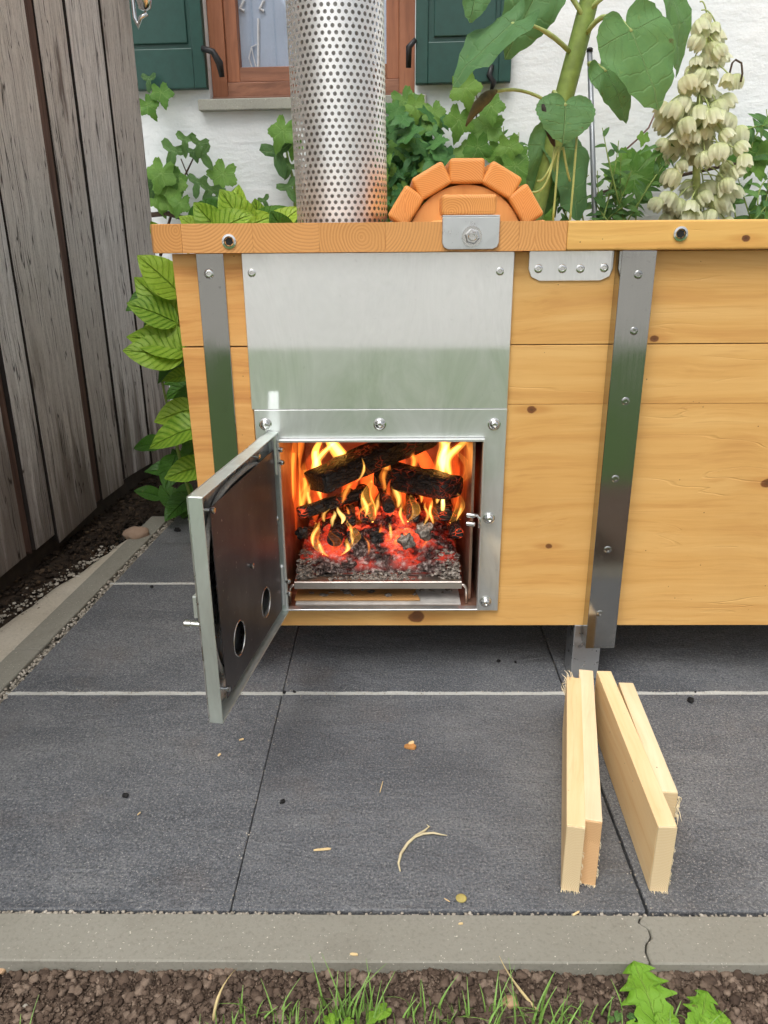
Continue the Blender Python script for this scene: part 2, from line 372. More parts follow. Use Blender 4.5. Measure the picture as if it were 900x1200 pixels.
def mk_weathered():
    t = NT('weathered_board'); c = t.coord(); r = t.rand()
    off = t.vmath('ADD', c, t.comb(t.math('MULTIPLY', r, 9.), t.math('MULTIPLY', r, 11.), t.math('MULTIPLY', r, 4.)))
    s = t.sep(c)
    wv = t.noise(t.mapping(off, (4, 4, 1.6)), 2, 2)
    off = t.vmath('ADD', off, t.mapping(t.comb(wv, wv, wv), (.03, .03, 0)))
    a = t.noise(t.mapping(off, (70, 70, 4)), 1.0, 6, .7)
    b = t.noise(t.mapping(off, (190, 190, 14)), 1.0, 4, .65)
    sp = t.noise(t.mapping(off, (1, 1, .45)), 210, 3, .7)
    cl = t.noise(t.mapping(off, (9, 9, 1.5)), 1.0, 5, .62)
    base = t.mix(r, srgb(240, 236, 234), srgb(214, 206, 199))
    base = t.mix(t.rng(a, .36, .62, .6, 0), base, srgb(170, 161, 155))
    base = t.mix(t.rng(b, .52, .68, 0, .45), base, srgb(134, 124, 118))
    base = t.mix(t.rng(sp, .56, .7, 0, .45), base, srgb(120, 109, 102))
    base = t.mix(t.rng(sp, .28, .42, .35, 0), base, srgb(226, 220, 214))
    brown = t.ramp(b, [(.3, srgb(50, 36, 32)), (.5, srgb(84, 62, 54)), (.7, srgb(120, 96, 82))])
    base = t.mix(t.rng(cl, .60, .68, 0, .75), base, brown)
    # damp, unbleached wood along the foot of the boards: an uneven stain with its own edge
    damp_and_shade = t.math('ADD', s[2], t.math('MULTIPLY', t.math('SUBTRACT', t.noise(t.mapping(off, (16, 16, 1.3)), 1, 5, .6), .5), 1.6))
    base = t.mix(t.rng(damp_and_shade, .05, .58, .75, 0, True), base, t.mix(.4, brown, srgb(88, 78, 62)))
    crack = t.noise(t.mapping(off, (30, 30, 1.4)), 1, 2, .5)
    base = t.mix(t.rng(t.math('ABSOLUTE', t.math('SUBTRACT', crack, .5)), .003, .011, .85, 0), base, srgb(40, 33, 30))
    algae = t.noise(off, 3.3, 4)
    base = t.mix(t.rng(algae, .55, .8, 0, .2), base, srgb(126, 124, 98))
    kn = t.voro(t.mapping(off, (2.6, 2.6, 1.1)), 1.6)
    base = t.mix(t.rng(kn, .05, .075, .6, 0), base, srgb(66, 50, 42))
    h = t.math('ADD', a, t.math('ADD', t.math('MULTIPLY', b, .7), t.math('MULTIPLY', sp, .4)))
    return t.fin(base, .88, 0, t.bump(h, .6, .004), .2)
def mk_plaster():
    t = NT('white_plaster'); c = t.coord(); a = t.noise(t.mapping(c, (1, 1, 2.2)), 3.2, 5, .6); b = t.noise(c, 60, 4, .6)
    br = t.n('ShaderNodeTexBrick'); t.l(t.mapping(c, (1, 1, 1), rot=(radians(90), 0, 0)), br.inputs['Vector'])
    br.inputs['Scale'].default_value = 3.4; br.inputs['Mortar Size'].default_value = .035; br.inputs['Mortar Smooth'].default_value = 1.0
    base = t.mix(t.rng(a, .35, .7), srgb(228, 233, 234), srgb(240, 243, 243))
    base = t.mix(t.rng(t.noise(c, 1.4, 4), .55, .8, 0, .25), base, srgb(205, 208, 204))
    h = t.math('ADD', t.math('ADD', t.math('MULTIPLY', a, 1.6), t.math('MULTIPLY', b, .25)), t.math('MULTIPLY', br.outputs['Fac'], -.03))
    return t.fin(base, .85, 0, t.bump(h, .3, .03), .3)
M = {}
M['slate'] = mk_slate()
M['kerb'] = mk_concrete('kerb_concrete', srgb(138, 135, 123), srgb(150, 147, 136))
M['mortar'] = mk_concrete('mortar_concrete', srgb(184, 174, 156), srgb(204, 196, 180), srgb(228, 220, 206))
M['joint'] = mk_concrete('joint_sand', srgb(186, 186, 180), srgb(206, 206, 200), srgb(235, 232, 225))
M['jointdark'] = mk_soil('dark_joint', (srgb(22, 22, 22), srgb(36, 35, 33), srgb(58, 55, 50)))
M['soil'] = mk_soil('soil', (srgb(54, 43, 36), srgb(98, 82, 70), srgb(148, 130, 114)))
M['soildark'] = mk_soil('leaf_litter_soil', (srgb(26, 21, 17), srgb(48, 39, 31), srgb(88, 72, 56)))
M['gravel'] = mk_soil('gravel', (srgb(118, 112, 102), srgb(168, 160, 146), srgb(205, 198, 186)), .6)
M['pebble'] = mk_soil('pebble', (srgb(120, 92, 76), srgb(152, 126, 106), srgb(178, 156, 136)), .5)
M['yard'] = mk_soil('gravel_yard', (srgb(170, 168, 162), srgb(186, 184, 178), srgb(200, 198, 192)), .4)
M['lawn'] = plain('lawn', (.075, .145, .03, 1), .9, 0, 25, .35)
M['fence'] = mk_weathered()
M['plaster'] = mk_plaster()
M['damp_and_shade'] = plain('seam_shade_board', srgb(40, 33, 29), .95, 0, 30, .3)  # dark brown that stands in for shade in the fence seams
M['fencebrown'] = wood_long('unbleached_board', (srgb(132, 104, 90), srgb(98, 72, 62), srgb(62, 44, 38)), 'Z', (), .8, 1.6, .2, .7)
M['shutter'] = plain('green_shutter_paint', srgb(33, 72, 64), .42, 0, 30, .12)
M['frame'] = wood_long('window_timber', (srgb(176, 116, 82), srgb(150, 94, 64), srgb(104, 62, 42)), 'Z', gloss=.45)
M['frameh'] = wood_long('window_timber_rail', (srgb(160, 110, 84), srgb(132, 88, 66), srgb(92, 58, 44)), 'X', gloss=.45)
M['granite'] = mk_concrete('granite_sill', srgb(150, 150, 140), srgb(176, 176, 164), srgb(222, 220, 210))
M['iron'] = plain('black_iron', (.012, .012, .013, 1), .45, 0, 80, .3)
M['curtain'] = plain('curtain_cloth', srgb(168, 184, 206), .9, 0, 4, .06)
M['whitecloth'] = plain('white_ornament', srgb(225, 228, 232), .8)
def mk_glass():
    t = NT('window_glass'); tr = t.n('ShaderNodeBsdfTransparent'); gl = t.n('ShaderNodeBsdfGlossy'); gl.inputs['Roughness'].default_value = .03
    mx = t.n('ShaderNodeMixShader'); mx.inputs[0].default_value = .12
    t.l(tr.outputs[0], mx.inputs[1]); t.l(gl.outputs[0], mx.inputs[2]); t.l(mx.outputs[0], t.out.inputs[0]); return t.m
M['glass'] = mk_glass()

# ------------------------------------------------------------------ ground
SOIL_Z = -.024
def sheet(name, x0, x1, y0, y1, z, mat, nx=1, ny=1, amp=0., seed=0.):
    mb = MB(); vs = []; fs = []
    for j in range(ny + 1):
        for i in range(nx + 1):
            x = x0 + (x1 - x0) * i / nx; y = y0 + (y1 - y0) * j / ny
            vs.append((x, y, z + amp * mnoise.noise(Vector((x * 9, y * 9, seed))) + amp * .5 * mnoise.noise(Vector((x * 30, y * 30, seed)))))
    for j in range(ny):
        for i in range(nx): a = j * (nx + 1) + i; fs.append((a, a + 1, a + nx + 2, a + nx + 1))
    mb.add(vs, fs); return ob(name, mb, mat, None, smooth=amp > 0)
struct(sheet('ground', -300, 300, -300, 300, -.075, M['yard']))
struct(sheet('lawn', -6, 7, -4.3, -.1, -.045, M['lawn']))
struct(sheet('soil_bed', -2.0, 2.0, -.1, .85, SOIL_Z, M['soil'], 120, 40, .012, 3.))
struct(sheet('planting_bed', -1.45, 2.6, 2.72, 4.2, -.03, M['soildark'], 60, 30, .02, 5.))
struct(sheet('fence_bed', -2.2, -1.0, -.1, 2.72, -.02, M['soildark'], 24, 50, .014, 8.))

# patio: each slab a piece, sand in the cross joints
KX0, KX1 = -.945, -.838        # kerb's right edge at Y .83 and Y 2.70
def kerb_x(y): return -.916 + (y - 1.527) * .0666
patio = struct(sheet('patio', -.94, 2.4, .918, 2.725, -.03, M['jointdark']))
XJ = [-.258 + .6525 * k for k in range(-1, 5)]; YJ = [.918, 1.527, 2.120, 2.72]
for i in range(len(XJ) - 1):
    for j in range(3):
        g = .0016; gy = .0055
        x0, x1, y0, y1 = XJ[i] + g, XJ[i + 1] - g, YJ[j] + (gy if j else .004), YJ[j + 1] - gy
        jx = rnd.uniform(-.002, .002)
        if i == 0:
            p = [(kerb_x(y0) + .022, y0), (x1, y0), (x1, y1), (kerb_x(y1) + .022, y1)]
        else: p = [(x0 + jx, y0), (x1 + jx, y0), (x1 + jx, y1), (x0 + jx, y1)]
        dz = rnd.uniform(-.0012, .0008)
        mb = MB().prism(p, lambda a, b, d: (a, b, d), -.04, dz)
        ob('paving_slab', mb, M['slate'], patio, bevel=.0025, seg=2)
for y in YJ[1:3]:
    mb = MB()
    xs = [-.93 + k * .012 for k in range(275)]
    for a, b in zip(xs, xs[1:]): mb.box(max(a, kerb_x(y) + .012), max(b, kerb_x(y) + .014), y - .0054 - .0022 * abs(mnoise.noise(Vector((a * 60, y, 3)))), y + .0054 + .0022 * abs(mnoise.noise(Vector((a * 60, y, 8)))), -.03, -.0006 + .0022 * mnoise.noise(Vector((a * 22, y, 0))))
    ob('joint_sand', mb, M['joint'], patio)

# front kerb, two stones with an interlocking end
kerb = struct(sheet('kerb_bed', -1.0, 2.3, .84, .905, -.05, M['jointdark']))
pz = [(.387, .914), (.388, .900), (.395, .893), (.409, .888), (.412, .879), (.404, .870), (.399, .863), (.402, .850), (.406, .831)]
j0 = [gr(755 - 4, 1072), gr(748, 1081), gr(760, 1088), gr(763, 1098), gr(757, 1106), gr(757, 1116), gr(762, 1128)]
jj = [(p.x, p.y) for p in j0]; jj[0] = (jj[0][0], .914); jj[-1] = (jj[-1][0], .830)
lp = [(-1.05, .830)] + [(x - .0013, y) for x, y in jj[::-1]] + [(-1.05, .914)]
rp = [(2.3, .914)] + [(x + .0013, y) for x, y in jj] + [(2.3, .830)]
for k, p in enumerate((lp, rp)):
    mb = MB().prism(p, lambda a, b, d: (a, b, d), -.11, .001 - .001 * k)
    ob('kerb_stone', mb, M['kerb'], kerb, bevel=.0022, seg=1)
# left kerb
lk = struct(sheet('side_kerb_bed', -1.05, -.90, .93, 2.6, -.06, M['jointdark']))
for y0, y1 in ((.918, 1.72), (1.722, 2.70)):
    p = [(kerb_x(y0), y0), (kerb_x(y1), y1), (kerb_x(y1) - .072, y1), (kerb_x(y0) - .072, y0)]
    ob('kerb_stone', MB().prism(p, lambda a, b, d: (a, b, d), -.1, .004), M['kerb'], lk, bevel=.004, seg=2)
# short cross kerb at the far end and the concrete haunch beside the kerb
ob('kerb_stone', MB().prism([(-.835, 2.735), (-.40, 2.735), (-.40, 2.80), (-.835, 2.80)], lambda a, b, d: (a, b, d), -.1, .004), M['kerb'], lk, bevel=.004)
mb = MB(); vs = []; fs = []; n = 46
for k in range(n + 1):
    y = .93 + 1.62 * k / n; xr = kerb_x(y) - .070
    wd = .16 * max(.12, 1 - max(0, y - 1.75) / .85) + .03 * mnoise.noise(Vector((y * 6, 1, 0))) + .012 * mnoise.noise(Vector((y * 22, 4, 0)))
    for q in range(6):
        s_ = q / 5; vs.append((xr - wd * s_, y, -.002 - .012 * s_ ** 2 - (.03 if q == 5 else 0) + .003 * mnoise.noise(Vector((xr * 20 + s_ * 5, y * 20, 2)))))
for k in range(n):
    for q in range(5): a = k * 6 + q; fs.append((a, a + 1, a + 7, a + 6))
mb.add(vs, fs); struct(ob('concrete_haunch', mb, M['mortar'], smooth=True))

# loose stuff
mb = MB()
for k in range(1500):
    y = rnd.uniform(.93, 2.7); wdt = .024
    mb.blob((kerb_x(y) + rnd.uniform(.001, wdt), y, rnd.uniform(-.016, .0005)), rnd.uniform(.002, .0052), 1, .3, k, .8)
for k in range(700):
    x = rnd.uniform(-.95, .9) if k % 3 else rnd.uniform(-.62, -.2)
    mb.blob((x, .916 + rnd.uniform(-.002, .003), rnd.uniform(-.008, -.001)), rnd.uniform(.0012, .0034), 1, .3, k + 9, .8)
for k in range(900):      # sand grains and dirt spilled beside the joints
    x = rnd.uniform(-.88, 1.0)
    if k % 3: y = rnd.choice(YJ[1:3]) + rnd.gauss(0, .006)
    else: x = rnd.choice(XJ[1:4]) + rnd.gauss(0, .004); y = rnd.uniform(.92, 2.1)
    mb.blob((x, y, .0006), rnd.uniform(.0006, .0017), 1, .4, k + 77, .7)
tag(ob('joint_gravel', mb, M['gravel']), 'fine pale gravel filling the joints between paving slabs and kerb', 'gravel', kind='stuff')
mb = MB()
for k in range(8000):
    y = .829 - (rnd.random() ** 1.5) * .34; x = rnd.uniform(-.75, .75)
    r = rnd.choice((.0018, .0024, .003, .0036, .0045, .0065)) * rnd.uniform(.7, 1.25)
    z = SOIL_Z + .012 * mnoise.noise(Vector((x * 9, y * 9, 3.))) + r * .35 + rnd.uniform(0, .004)
    mb.blob((x, y, z), r, 2 if (r > .0036 and y > .72) else 1, .5, k, .8)
for k in range(14000):
    y = .829 - (rnd.random() ** 1.6) * .12; x = rnd.uniform(-.66, .66); r = rnd.uniform(.0006, .0017)
    z = SOIL_Z + .012 * mnoise.noise(Vector((x * 9, y * 9, 3.))) + rnd.uniform(.001, .006)
    mb.blob((x, y, z), r, 1, .5, k, .8)
for k in range(260):      # roots and straw
    y = .829 - rnd.random() * .13; x = rnd.uniform(-.66, .66); z = SOIL_Z + .009; L = rnd.uniform(.004, .02); a_ = rnd.uniform(0, 6.28)
    mb.tube([(x, y, z), (x + cos(a_) * L * .5, y + sin(a_) * L * .5, z + .002), (x + cos(a_ + .4) * L, y + sin(a_ + .4) * L, z)], .0004, 3)
tag(ob('soil_clods', mb, M['soil'], smooth=True), 'crumbly brown soil in the bed in front of the kerb', 'soil', kind='stuff')
mb = MB()
for k in range(2600):
    y = rnd.uniform(1.5, 3.4); x = kerb_x(y) - rnd.uniform(.08, .33) - (0 if y > 2.1 else (2.1 - y) * .12)
    r = rnd.choice((.002, .003, .004, .006, .009)) * rnd.uniform(.7, 1.2)
    mb.blob((x, y, -.018 + .010 * mnoise.noise(Vector((x * 9, y * 9, 8.))) + r * .5), r, 1, .4, k, .7)
tag(ob('leaf_litter', mb, M['soildark']), 'dark crumbs and litter on the soil under the fence', 'litter', kind='stuff')
mb = MB()
for k in range(420):
    y = rnd.uniform(1.45, 2.45); x = kerb_x(y) - .07 - .17 * max(.12, 1 - max(0, y - 1.75) / .85) + rnd.gauss(0, .018)
    r = rnd.choice((.0015, .002, .0028, .004, .006)) * rnd.uniform(.7, 1.2)
    mb.blob((x, y, -.006 + r * .3), r, 1, .4, k, .6)
tag(ob('mortar_crumbs', mb, M['gravel']), 'pale mortar crumbs scattered along the concrete edge by the fence', 'rubble', kind='stuff')

# ------------------------------------------------------------------ fence
FN = Vector((1, -.075, 0)).normalized(); FP = Vector((-1.15, 2.0, 0)); FD = Vector((.075, 1, 0)).normalized()
def fs_(px, py):   # distance along the fence where a sight line meets it
    return (onplane(px, py, FP, FN) - FP).dot(FD)
fence = thing('board_fence', FP + FD * .5, 'tall weathered grey board fence along the left edge', 'fence')
bl = []
cuts = [-1.6, -1.40, -1.19, -1.0, -.79] + [fs_(q, 450) for q in (-60, 2, 9, 38, 94, 104, 134, 168, 193)]
for k, (a, b) in enumerate(zip(cuts, cuts[1:])): bl.append((a, b, .035 + .03 * ((k * 5) % 4) / 3, k))
STRIP = (6, 9)
s_edges = [cuts[-1]]
for idx, (a, b, zb, k) in enumerate(bl):
    pr = k % 2
    q0 = -.014 * ((k * 3) % 4) / 3 if k not in STRIP else -.017; th = .024
    aa, bb = (a + .005, b - .005) if k not in STRIP else (a - .003, b + .003)
    lean = rnd.uniform(-.006, .006)
    vs = []
    for z, jt in ((zb, 0), (2.6, 1)):
        for s_, q in ((aa, q0), (bb, q0), (bb, q0 - th), (aa, q0 - th)):
            zz = z + (rnd.uniform(-.012, .012) if jt == 0 else 0)
            p = FP + FD * (s_ + lean * jt) + FN * (q + .004 * jt * pr); vs.append((p.x, p.y, zz))
    mb = MB().add(vs, [(3,2,1,0),(4,5,6,7),(0,1,5,4),(1,2,6,5),(2,3,7,6),(3,0,4,7)])
    o = ob('fence_board', mb, M['fence'] if k not in STRIP else M['fencebrown'], fence, bevel=.003, seg=2)
    o.data.materials.append(M['damp_and_shade'])        # dark unbleached wood on the edges, also standing in for seam shade
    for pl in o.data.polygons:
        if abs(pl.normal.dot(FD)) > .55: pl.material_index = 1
# end post and rails behind
e = s_edges[-1]
def fbox(s0, s1, q0, q1, z0, z1):
    P = lambda s_, q, z: tuple((FP + FD * s_ + FN * q)[:2]) + (z,)
    return MB().hexa([P(s0, q0, z0), P(s1, q0, z0), P(s1, q1, z0), P(s0, q1, z0), P(s0, q0, z1), P(s1, q0, z1), P(s1, q1, z1), P(s0, q1, z1)])
ob('fence_post', fbox(e + .002, e + .075, -.085, -.008, -.1, 2.62), M['fence'], fence, bevel=.004)
for z in (.45, 1.9): ob('fence_rail', fbox(-1.6, e - .01, -.10, -.036, z, z + .08), M['fence'], fence, bevel=.004)
for c_ in cuts[1:-1]: ob('seam_light_stop', fbox(c_ - .03, c_ + .03, -.062, -.0405, .16, 2.55), M['damp_and_shade'], fence)  # backing added to stop light through the gaps, coloured dark as shade
ob('foot_light_stop', fbox(-1.6, e + .01, -.062, -.040, -.12, .16), plain('light_stop_board', srgb(58, 48, 40), .9, 0, 30, .3), fence)  # dark board added behind the fence foot to block light from beyond
# small chrome lamp at the far fence end
p = at(163, 5, 3.46)
lamp = thing('wall_lamp', p, 'small chrome lamp at the top end of the board fence', 'lamp')
chrome = steel('chrome', (.75, .76, .76), .1, 'N', .03)
ob('lamp_bracket', MB().tube([p + Vector((-.022, 0, .25)), p + Vector((-.022, 0, -.045)), p + Vector((-.012, 0, -.075)), p + Vector((.0, 0, -.045)), p + Vector((.028, 0, -.03))], .009, 8), chrome, lamp, smooth=True)
ob('lamp_body', MB().lathe([(.002, -.045), (.024, -.035), (.032, 0), (.032, .22)], p + Vector((.02, 0, .02)), (0, 0, 1), 16), chrome, lamp, smooth=True)

# ------------------------------------------------------------------ house wall, window, shutters
WA = .072; WY = 4.0
WD = Vector((1, -WA, 0)).normalized(); WN = Vector((-WA, -1, 0)).normalized(); WP = Vector((0, WY, 0))
def onwall(px, py, out=0.): return onplane(px, py, WP + WN * out, WN)
def ws(px, py, out=0.):
    p = onwall(px, py, out) - WP; return p.dot(WD), p.z
def wp(s_, out, z): p = WP + WD * s_ + WN * out; return (p.x, p.y, z)
def wbox(mb, s0, s1, o0, o1, z0, z1):
    return mb.hexa([wp(s0, o1, z0), wp(s1, o1, z0), wp(s1, o0, z0), wp(s0, o0, z0), wp(s0, o1, z1), wp(s1, o1, z1), wp(s1, o0, z1), wp(s0, o0, z1)])
house = thing('house', (0, 4.1, 0), 'white plastered house wall with a brown window and green shutters', 'house')
sl0, zs = ws(246, 113); sr0, zs2 = ws(486, 100); zs = (zs + zs2) / 2
zt = zs + 1.35
mb = MB()
wbox(mb, -4, sl0, -.3, 0, -.1, 4.5); wbox(mb, sr0, 5, -.3, 0, -.1, 4.5); wbox(mb, sl0, sr0, -.3, 0, -.1, zs - .03); wbox(mb, sl0, sr0, -.3, 0, zt, 4.5)
ob('wall', mb, M['plaster'], house)
win = ob('window', wbox(MB(), sl0, sr0, -.150, -.1405, zs - .02, zt), M['curtain'], house)
def wpart(name, s0, s1, o0, o1, z0, z1, mat, par=win, bev=.003): return ob(name, wbox(MB(), s0, s1, o0, o1, z0, z1), mat, par, bevel=bev)
wpart('frame', sl0 + .002, sl0 + .075, -.14, -.045, zs - .01, zt, M['frame']); wpart('frame', sr0 - .075, sr0 - .002, -.14, -.045, zs - .01, zt, M['frame'])
wpart('frame', sl0 + .075, sr0 - .075, -.14, -.047, zs - .01, zs + .05, M['frameh'])
wpart('frame', sl0 + .002, sr0 - .002, -.14, -.03, zs - .028, zs - .011, M['frameh'])
sm = (sl0 + sr0) / 2
for a, b in ((sl0 + .076, sm - .002), (sm + .002, sr0 - .076)):
    wpart('sash', a, a + .058, -.125, -.06, zs + .052, zt, M['frame']); wpart('sash', b - .058, b, -.125, -.06, zs + .052, zt, M['frame'])
    wpart('sash', a + .058, b - .058, -.125, -.062, zs + .052, zs + .115, M['frameh'])
    wpart('curtain', a + .052, b - .052, -.118, -.112, zs + .105, zt, M['curtain'], bev=0)
    wpart('pane', a + .05, b - .05, -.098, -.092, zs + .105, zt, M['glass'], bev=0)
ob('window_sill', wbox(MB(), ws(232, 120, .04)[0], ws(500, 114, .04)[0], -.045, .045, zs - .078, zs - .03), M['granite'], house, bevel=.004)
# white ornaments hanging inside the pane
a, z = ws(303, 60, -.12)
mb = MB().tube([wp(a - .003, -.105, zs + .115), wp(a + .01, -.105, zs + .32)], .006, 6)
mb.tube([wp(a - .03, -.105, zs + .115), wp(a - .045, -.105, zs + .16), wp(a - .03, -.105, zs + .205), wp(a - .005, -.105, zs + .215)], .003, 6)
mb.tube([wp(a - .012, -.105, zs + .115), wp(a - .03, -.105, zs + .20)], .003, 6)
ob('ornament', mb, M['whitecloth'], win)
for px in (284, 307):
    a, z = ws(px, 8, -.12)
    ob('ornament', MB().tube([wp(a, -.105, z + .08), wp(a + .012, -.105, z + .02), wp(a - .008, -.105, z - .01), wp(a + .012, -.105, z - .02)], .007, 6), M['whitecloth'], win)
def shutter(s0, s1, zb):
    sh = ob('shutter', wbox(MB(), s0, s1, .02, .045, zb, zb + 1.5), M['shutter'], house, bevel=.002)
    st = .055
    ob('stile', wbox(MB(), s0 - .0, s0 + st, .046, .060, zb + .001, zb + 1.5), M['shutter'], sh, bevel=.004)
    ob('stile', wbox(MB(), s1 - st, s1, .046, .060, zb + .001, zb + 1.5), M['shutter'], sh, bevel=.004)
    ob('rail', wbox(MB(), s0 + st, s1 - st, .046, .060, zb + .001, zb + .165), M['shutter'], sh, bevel=.004)
    ob('panel', wbox(MB(), s0 + st + .025, s1 - st - .02, .046, .055, zb + .185, zb + 1.5), M['shutter'], sh, bevel=.005)
    return sh
a, z = ws(243, 104, .05); s1_ = shutter(a - .44, a, z)
b, z = ws(487, 99, .05); b2, _ = ws(598, 98, .05); s2_ = shutter(b, b2, z)
# iron catches
a, z = ws(246, 66, .05)
ob('catch', MB().tube([wp(a - .03, .066, z + .03), wp(a + .02, .07, z + .015), wp(a + .045, .06, z - .03), wp(a + .05, .05, z - .085)], [.012, .014, .017, .012], 8), M['iron'], s1_, smooth=True)
a, z = ws(482, 62, .05)
ob('catch', MB().tube([wp(a + .02, .066, z + .05), wp(a - .01, .066, z + .02), wp(a - .012, .06, z - .06)], [.01, .014, .012], 8), M['iron'], s2_, smooth=True)
a, z = ws(576, 92, .05)
ob('hook', MB().tube([wp(a, .068, z + .05), wp(a - .012, .072, z + .01), wp(a + .01, .072, z - .02), wp(a, .068, z - .05)], [.01, .013, .013, .008], 8), M['iron'], s2_, smooth=True)
# ------------------------------------------------------------------ hot tub
TY = 1.58
lar = (srgb(235, 191, 120), srgb(222, 171, 97), srgb(192, 132, 66))
kn = []
for px, py, r in ((623, 480, .011), (643, 640, .0085), (488, 723, .019), (899, 566, .014), (505 + 262, 397, .010)):
    p = at(px, py, TY); kn.append((p.x, p.y, p.z, r))
M['larch'] = wood_long('oiled_spruce', lar, 'X', kn, .36)
M['rimlong'] = wood_long('rim_spruce', (srgb(240, 196, 116), srgb(230, 180, 98), srgb(206, 146, 72)), 'X', [(at(874, 279, 1.545).x, 1.545, at(874, 279, 1.545).z, .009)], .34)
M['rimend'] = wood_end('rim_end_grain', (srgb(232, 178, 110), srgb(216, 154, 88), srgb(180, 114, 60)), 170, .5, hue=.12, per=.30)
M['sideend'] = wood_long('corner_end_grain', (srgb(236, 182, 110), srgb(222, 160, 88), srgb(192, 122, 62)), 'X', (), .42, 1.6, .25)
M['orange'] = wood_end('orange_end_grain', (srgb(242, 178, 106), srgb(231, 156, 82), srgb(194, 112, 52)), 240, .4)
M['orangel'] = wood_long('orange_panel', (srgb(238, 174, 104), srgb(231, 160, 88), srgb(208, 132, 66)), 'Z', (), .42)
M['plate'] = steel2('brushed_sheet', (.90, .905, .90), .05, .5, .45, 'X')
M['mirror'] = steel('bright_strap_steel', (.36, .36, .345), .07, 'Z', .02)
M['post'] = steel('post_steel', (.40, .40, .385), .09, 'Z', .02)
M['galv'] = steel('galvanised_sheet', (.72, .73, .74), .35, 'N', .12)
M['bolt'] = steel('bolt_steel', (.72, .72, .70), .16, 'N', .03)
M['frameplate'] = steel2('stove_frame_steel', (.78, .80, .79), .12, .55, .6, 'Z')
M['pipe'] = steel('perforated_steel', (.92, .915, .90), .44, 'N', .06)
M['innerpipe'] = steel('flue_steel', (.50, .49, .47), .55, 'N', .05)
M['tinted'] = steel('heat_tinted_steel', (.17, .155, .155), .30, 'Z', .03, .6, (.12, .10, .095))
def mk_sooty():
    t = NT('sooty_heat_shield'); c = t.coord(); n1 = t.noise(c, 6, 4, .6); n2 = t.noise(t.mapping(c, (9, 9, 3)), 1, 4, .6); sp = t.noise(c, 120, 3)
    col = t.ramp(n2, [(.3, srgb(58, 57, 60)), (.5, srgb(78, 75, 76)), (.7, srgb(100, 93, 91))]); col = t.mix(t.rng(n1, .5, .7, 0, .5), col, srgb(70, 62, 60))
    col = t.mix(t.rng(sp, .68, .75, 0, .6), col, srgb(190, 180, 170))
    return t.fin(col, t.rng(n1, .3, .7, .34, .46), .25, t.bump(sp, .05, .001), .35)
M['sooty'] = mk_sooty()
M['lawntint'] = steel2('door_edge_steel', (.74, .80, .76), .2, .6, .75, 'Z')  # green cast of reflected lawn and sky put into the steel colour
M['dark'] = plain('dark_void', (.01, .01, .01, 1), .8)

tub = thing('hot_tub', (.55, 1.62, 0), 'square spruce hot tub with steel uprights and a built in stove', 'hot tub')
XL, XR, YB = -.428, 1.75, 3.0
zsq = [.146, .661, .783, .962]
ol, orr, ob_, ot = -.245, .190, .196, .594          # stove opening
for k in range(3):
    z0, z1 = zsq[k] + (.0002 if k == 1 else .001), zsq[k + 1] - (.0002 if k == 0 else .001)
    if k == 0:     # the lowest plank is cut out for the stove
        xl = XL + .013
        poly = [(xl, z0), (XR, z0), (XR, z1), (XL + .004, z1)]
        mb = MB()
        for (a, b, c, d) in ((xl, ol - .004, z0, z1), (orr + .004, XR, z0, z1), (ol - .004, orr + .004, z0, ob_ - .006), (ol - .004, orr + .004, ot + .004, z1)):
            mb.box(a, b, TY, TY + .045, c, d)
        me = mb.mesh('plank'); bm = bmesh.new(); bm.from_mesh(me); bmesh.ops.remove_doubles(bm, verts=bm.verts, dist=1e-5); bm.to_mesh(me); bm.free()
        link('plank', me, M['larch'], tub)
    else:
        ob('plank', MB().box(XL + (.004 if k == 1 else 0), XR, TY, TY + .045, z0, z1), M['larch'], tub, bevel=.0008, seg=1)
# corner column of plank ends, left
for k in range(3):
    z0, z1 = (zsq[0], .783, 0, 0)[0] if k == 0 else 0, 0
for z0, z1 in ((.147, .7815), (.7845, .962)):
    dx0 = .013 * (1 - (z0 - .146) / .8); dx1 = .013 * (1 - (z1 - .146) / .8)
    v = [(XL + dx0 - .003, TY - .004, z0), (-.292, TY - .004, z0), (-.292, TY - .0004, z0), (XL + dx0 - .003, TY - .0004, z0),
         (XL + dx1 - .003, TY - .004, z1), (-.292, TY - .004, z1), (-.292, TY - .0004, z1), (XL + dx1 - .003, TY - .0004, z1)]
    ob('corner_plank', MB().hexa(v), M['sideend'], tub, bevel=.001, seg=1)
ob('side_wall', MB().box(XL + .014, XL + .05, TY + .046, YB, .15, .96), M['larch'], tub, bevel=.002)
ob('side_wall', MB().box(XR - .045, XR - .002, TY + .046, YB, .15, .96), M['larch'], tub, bevel=.002)
ob('back_wall', MB().box(XL + .051, XR - .046, YB - .045, YB - .001, .15, .96), M['larch'], tub, bevel=.002)
ob('floor_panel', MB().box(XL + .051, XR - .046, 2.12, YB - .046, .15, .18), M['larch'], tub)
ob('floor_panel', MB().box(.26, XR - .046, TY + .046, 2.118, .15, .18), M['larch'], tub)
ob('deck', MB().box(XL + .051, XR - .046, 1.70, 2.9, .90, .93), M['orangel'], tub)
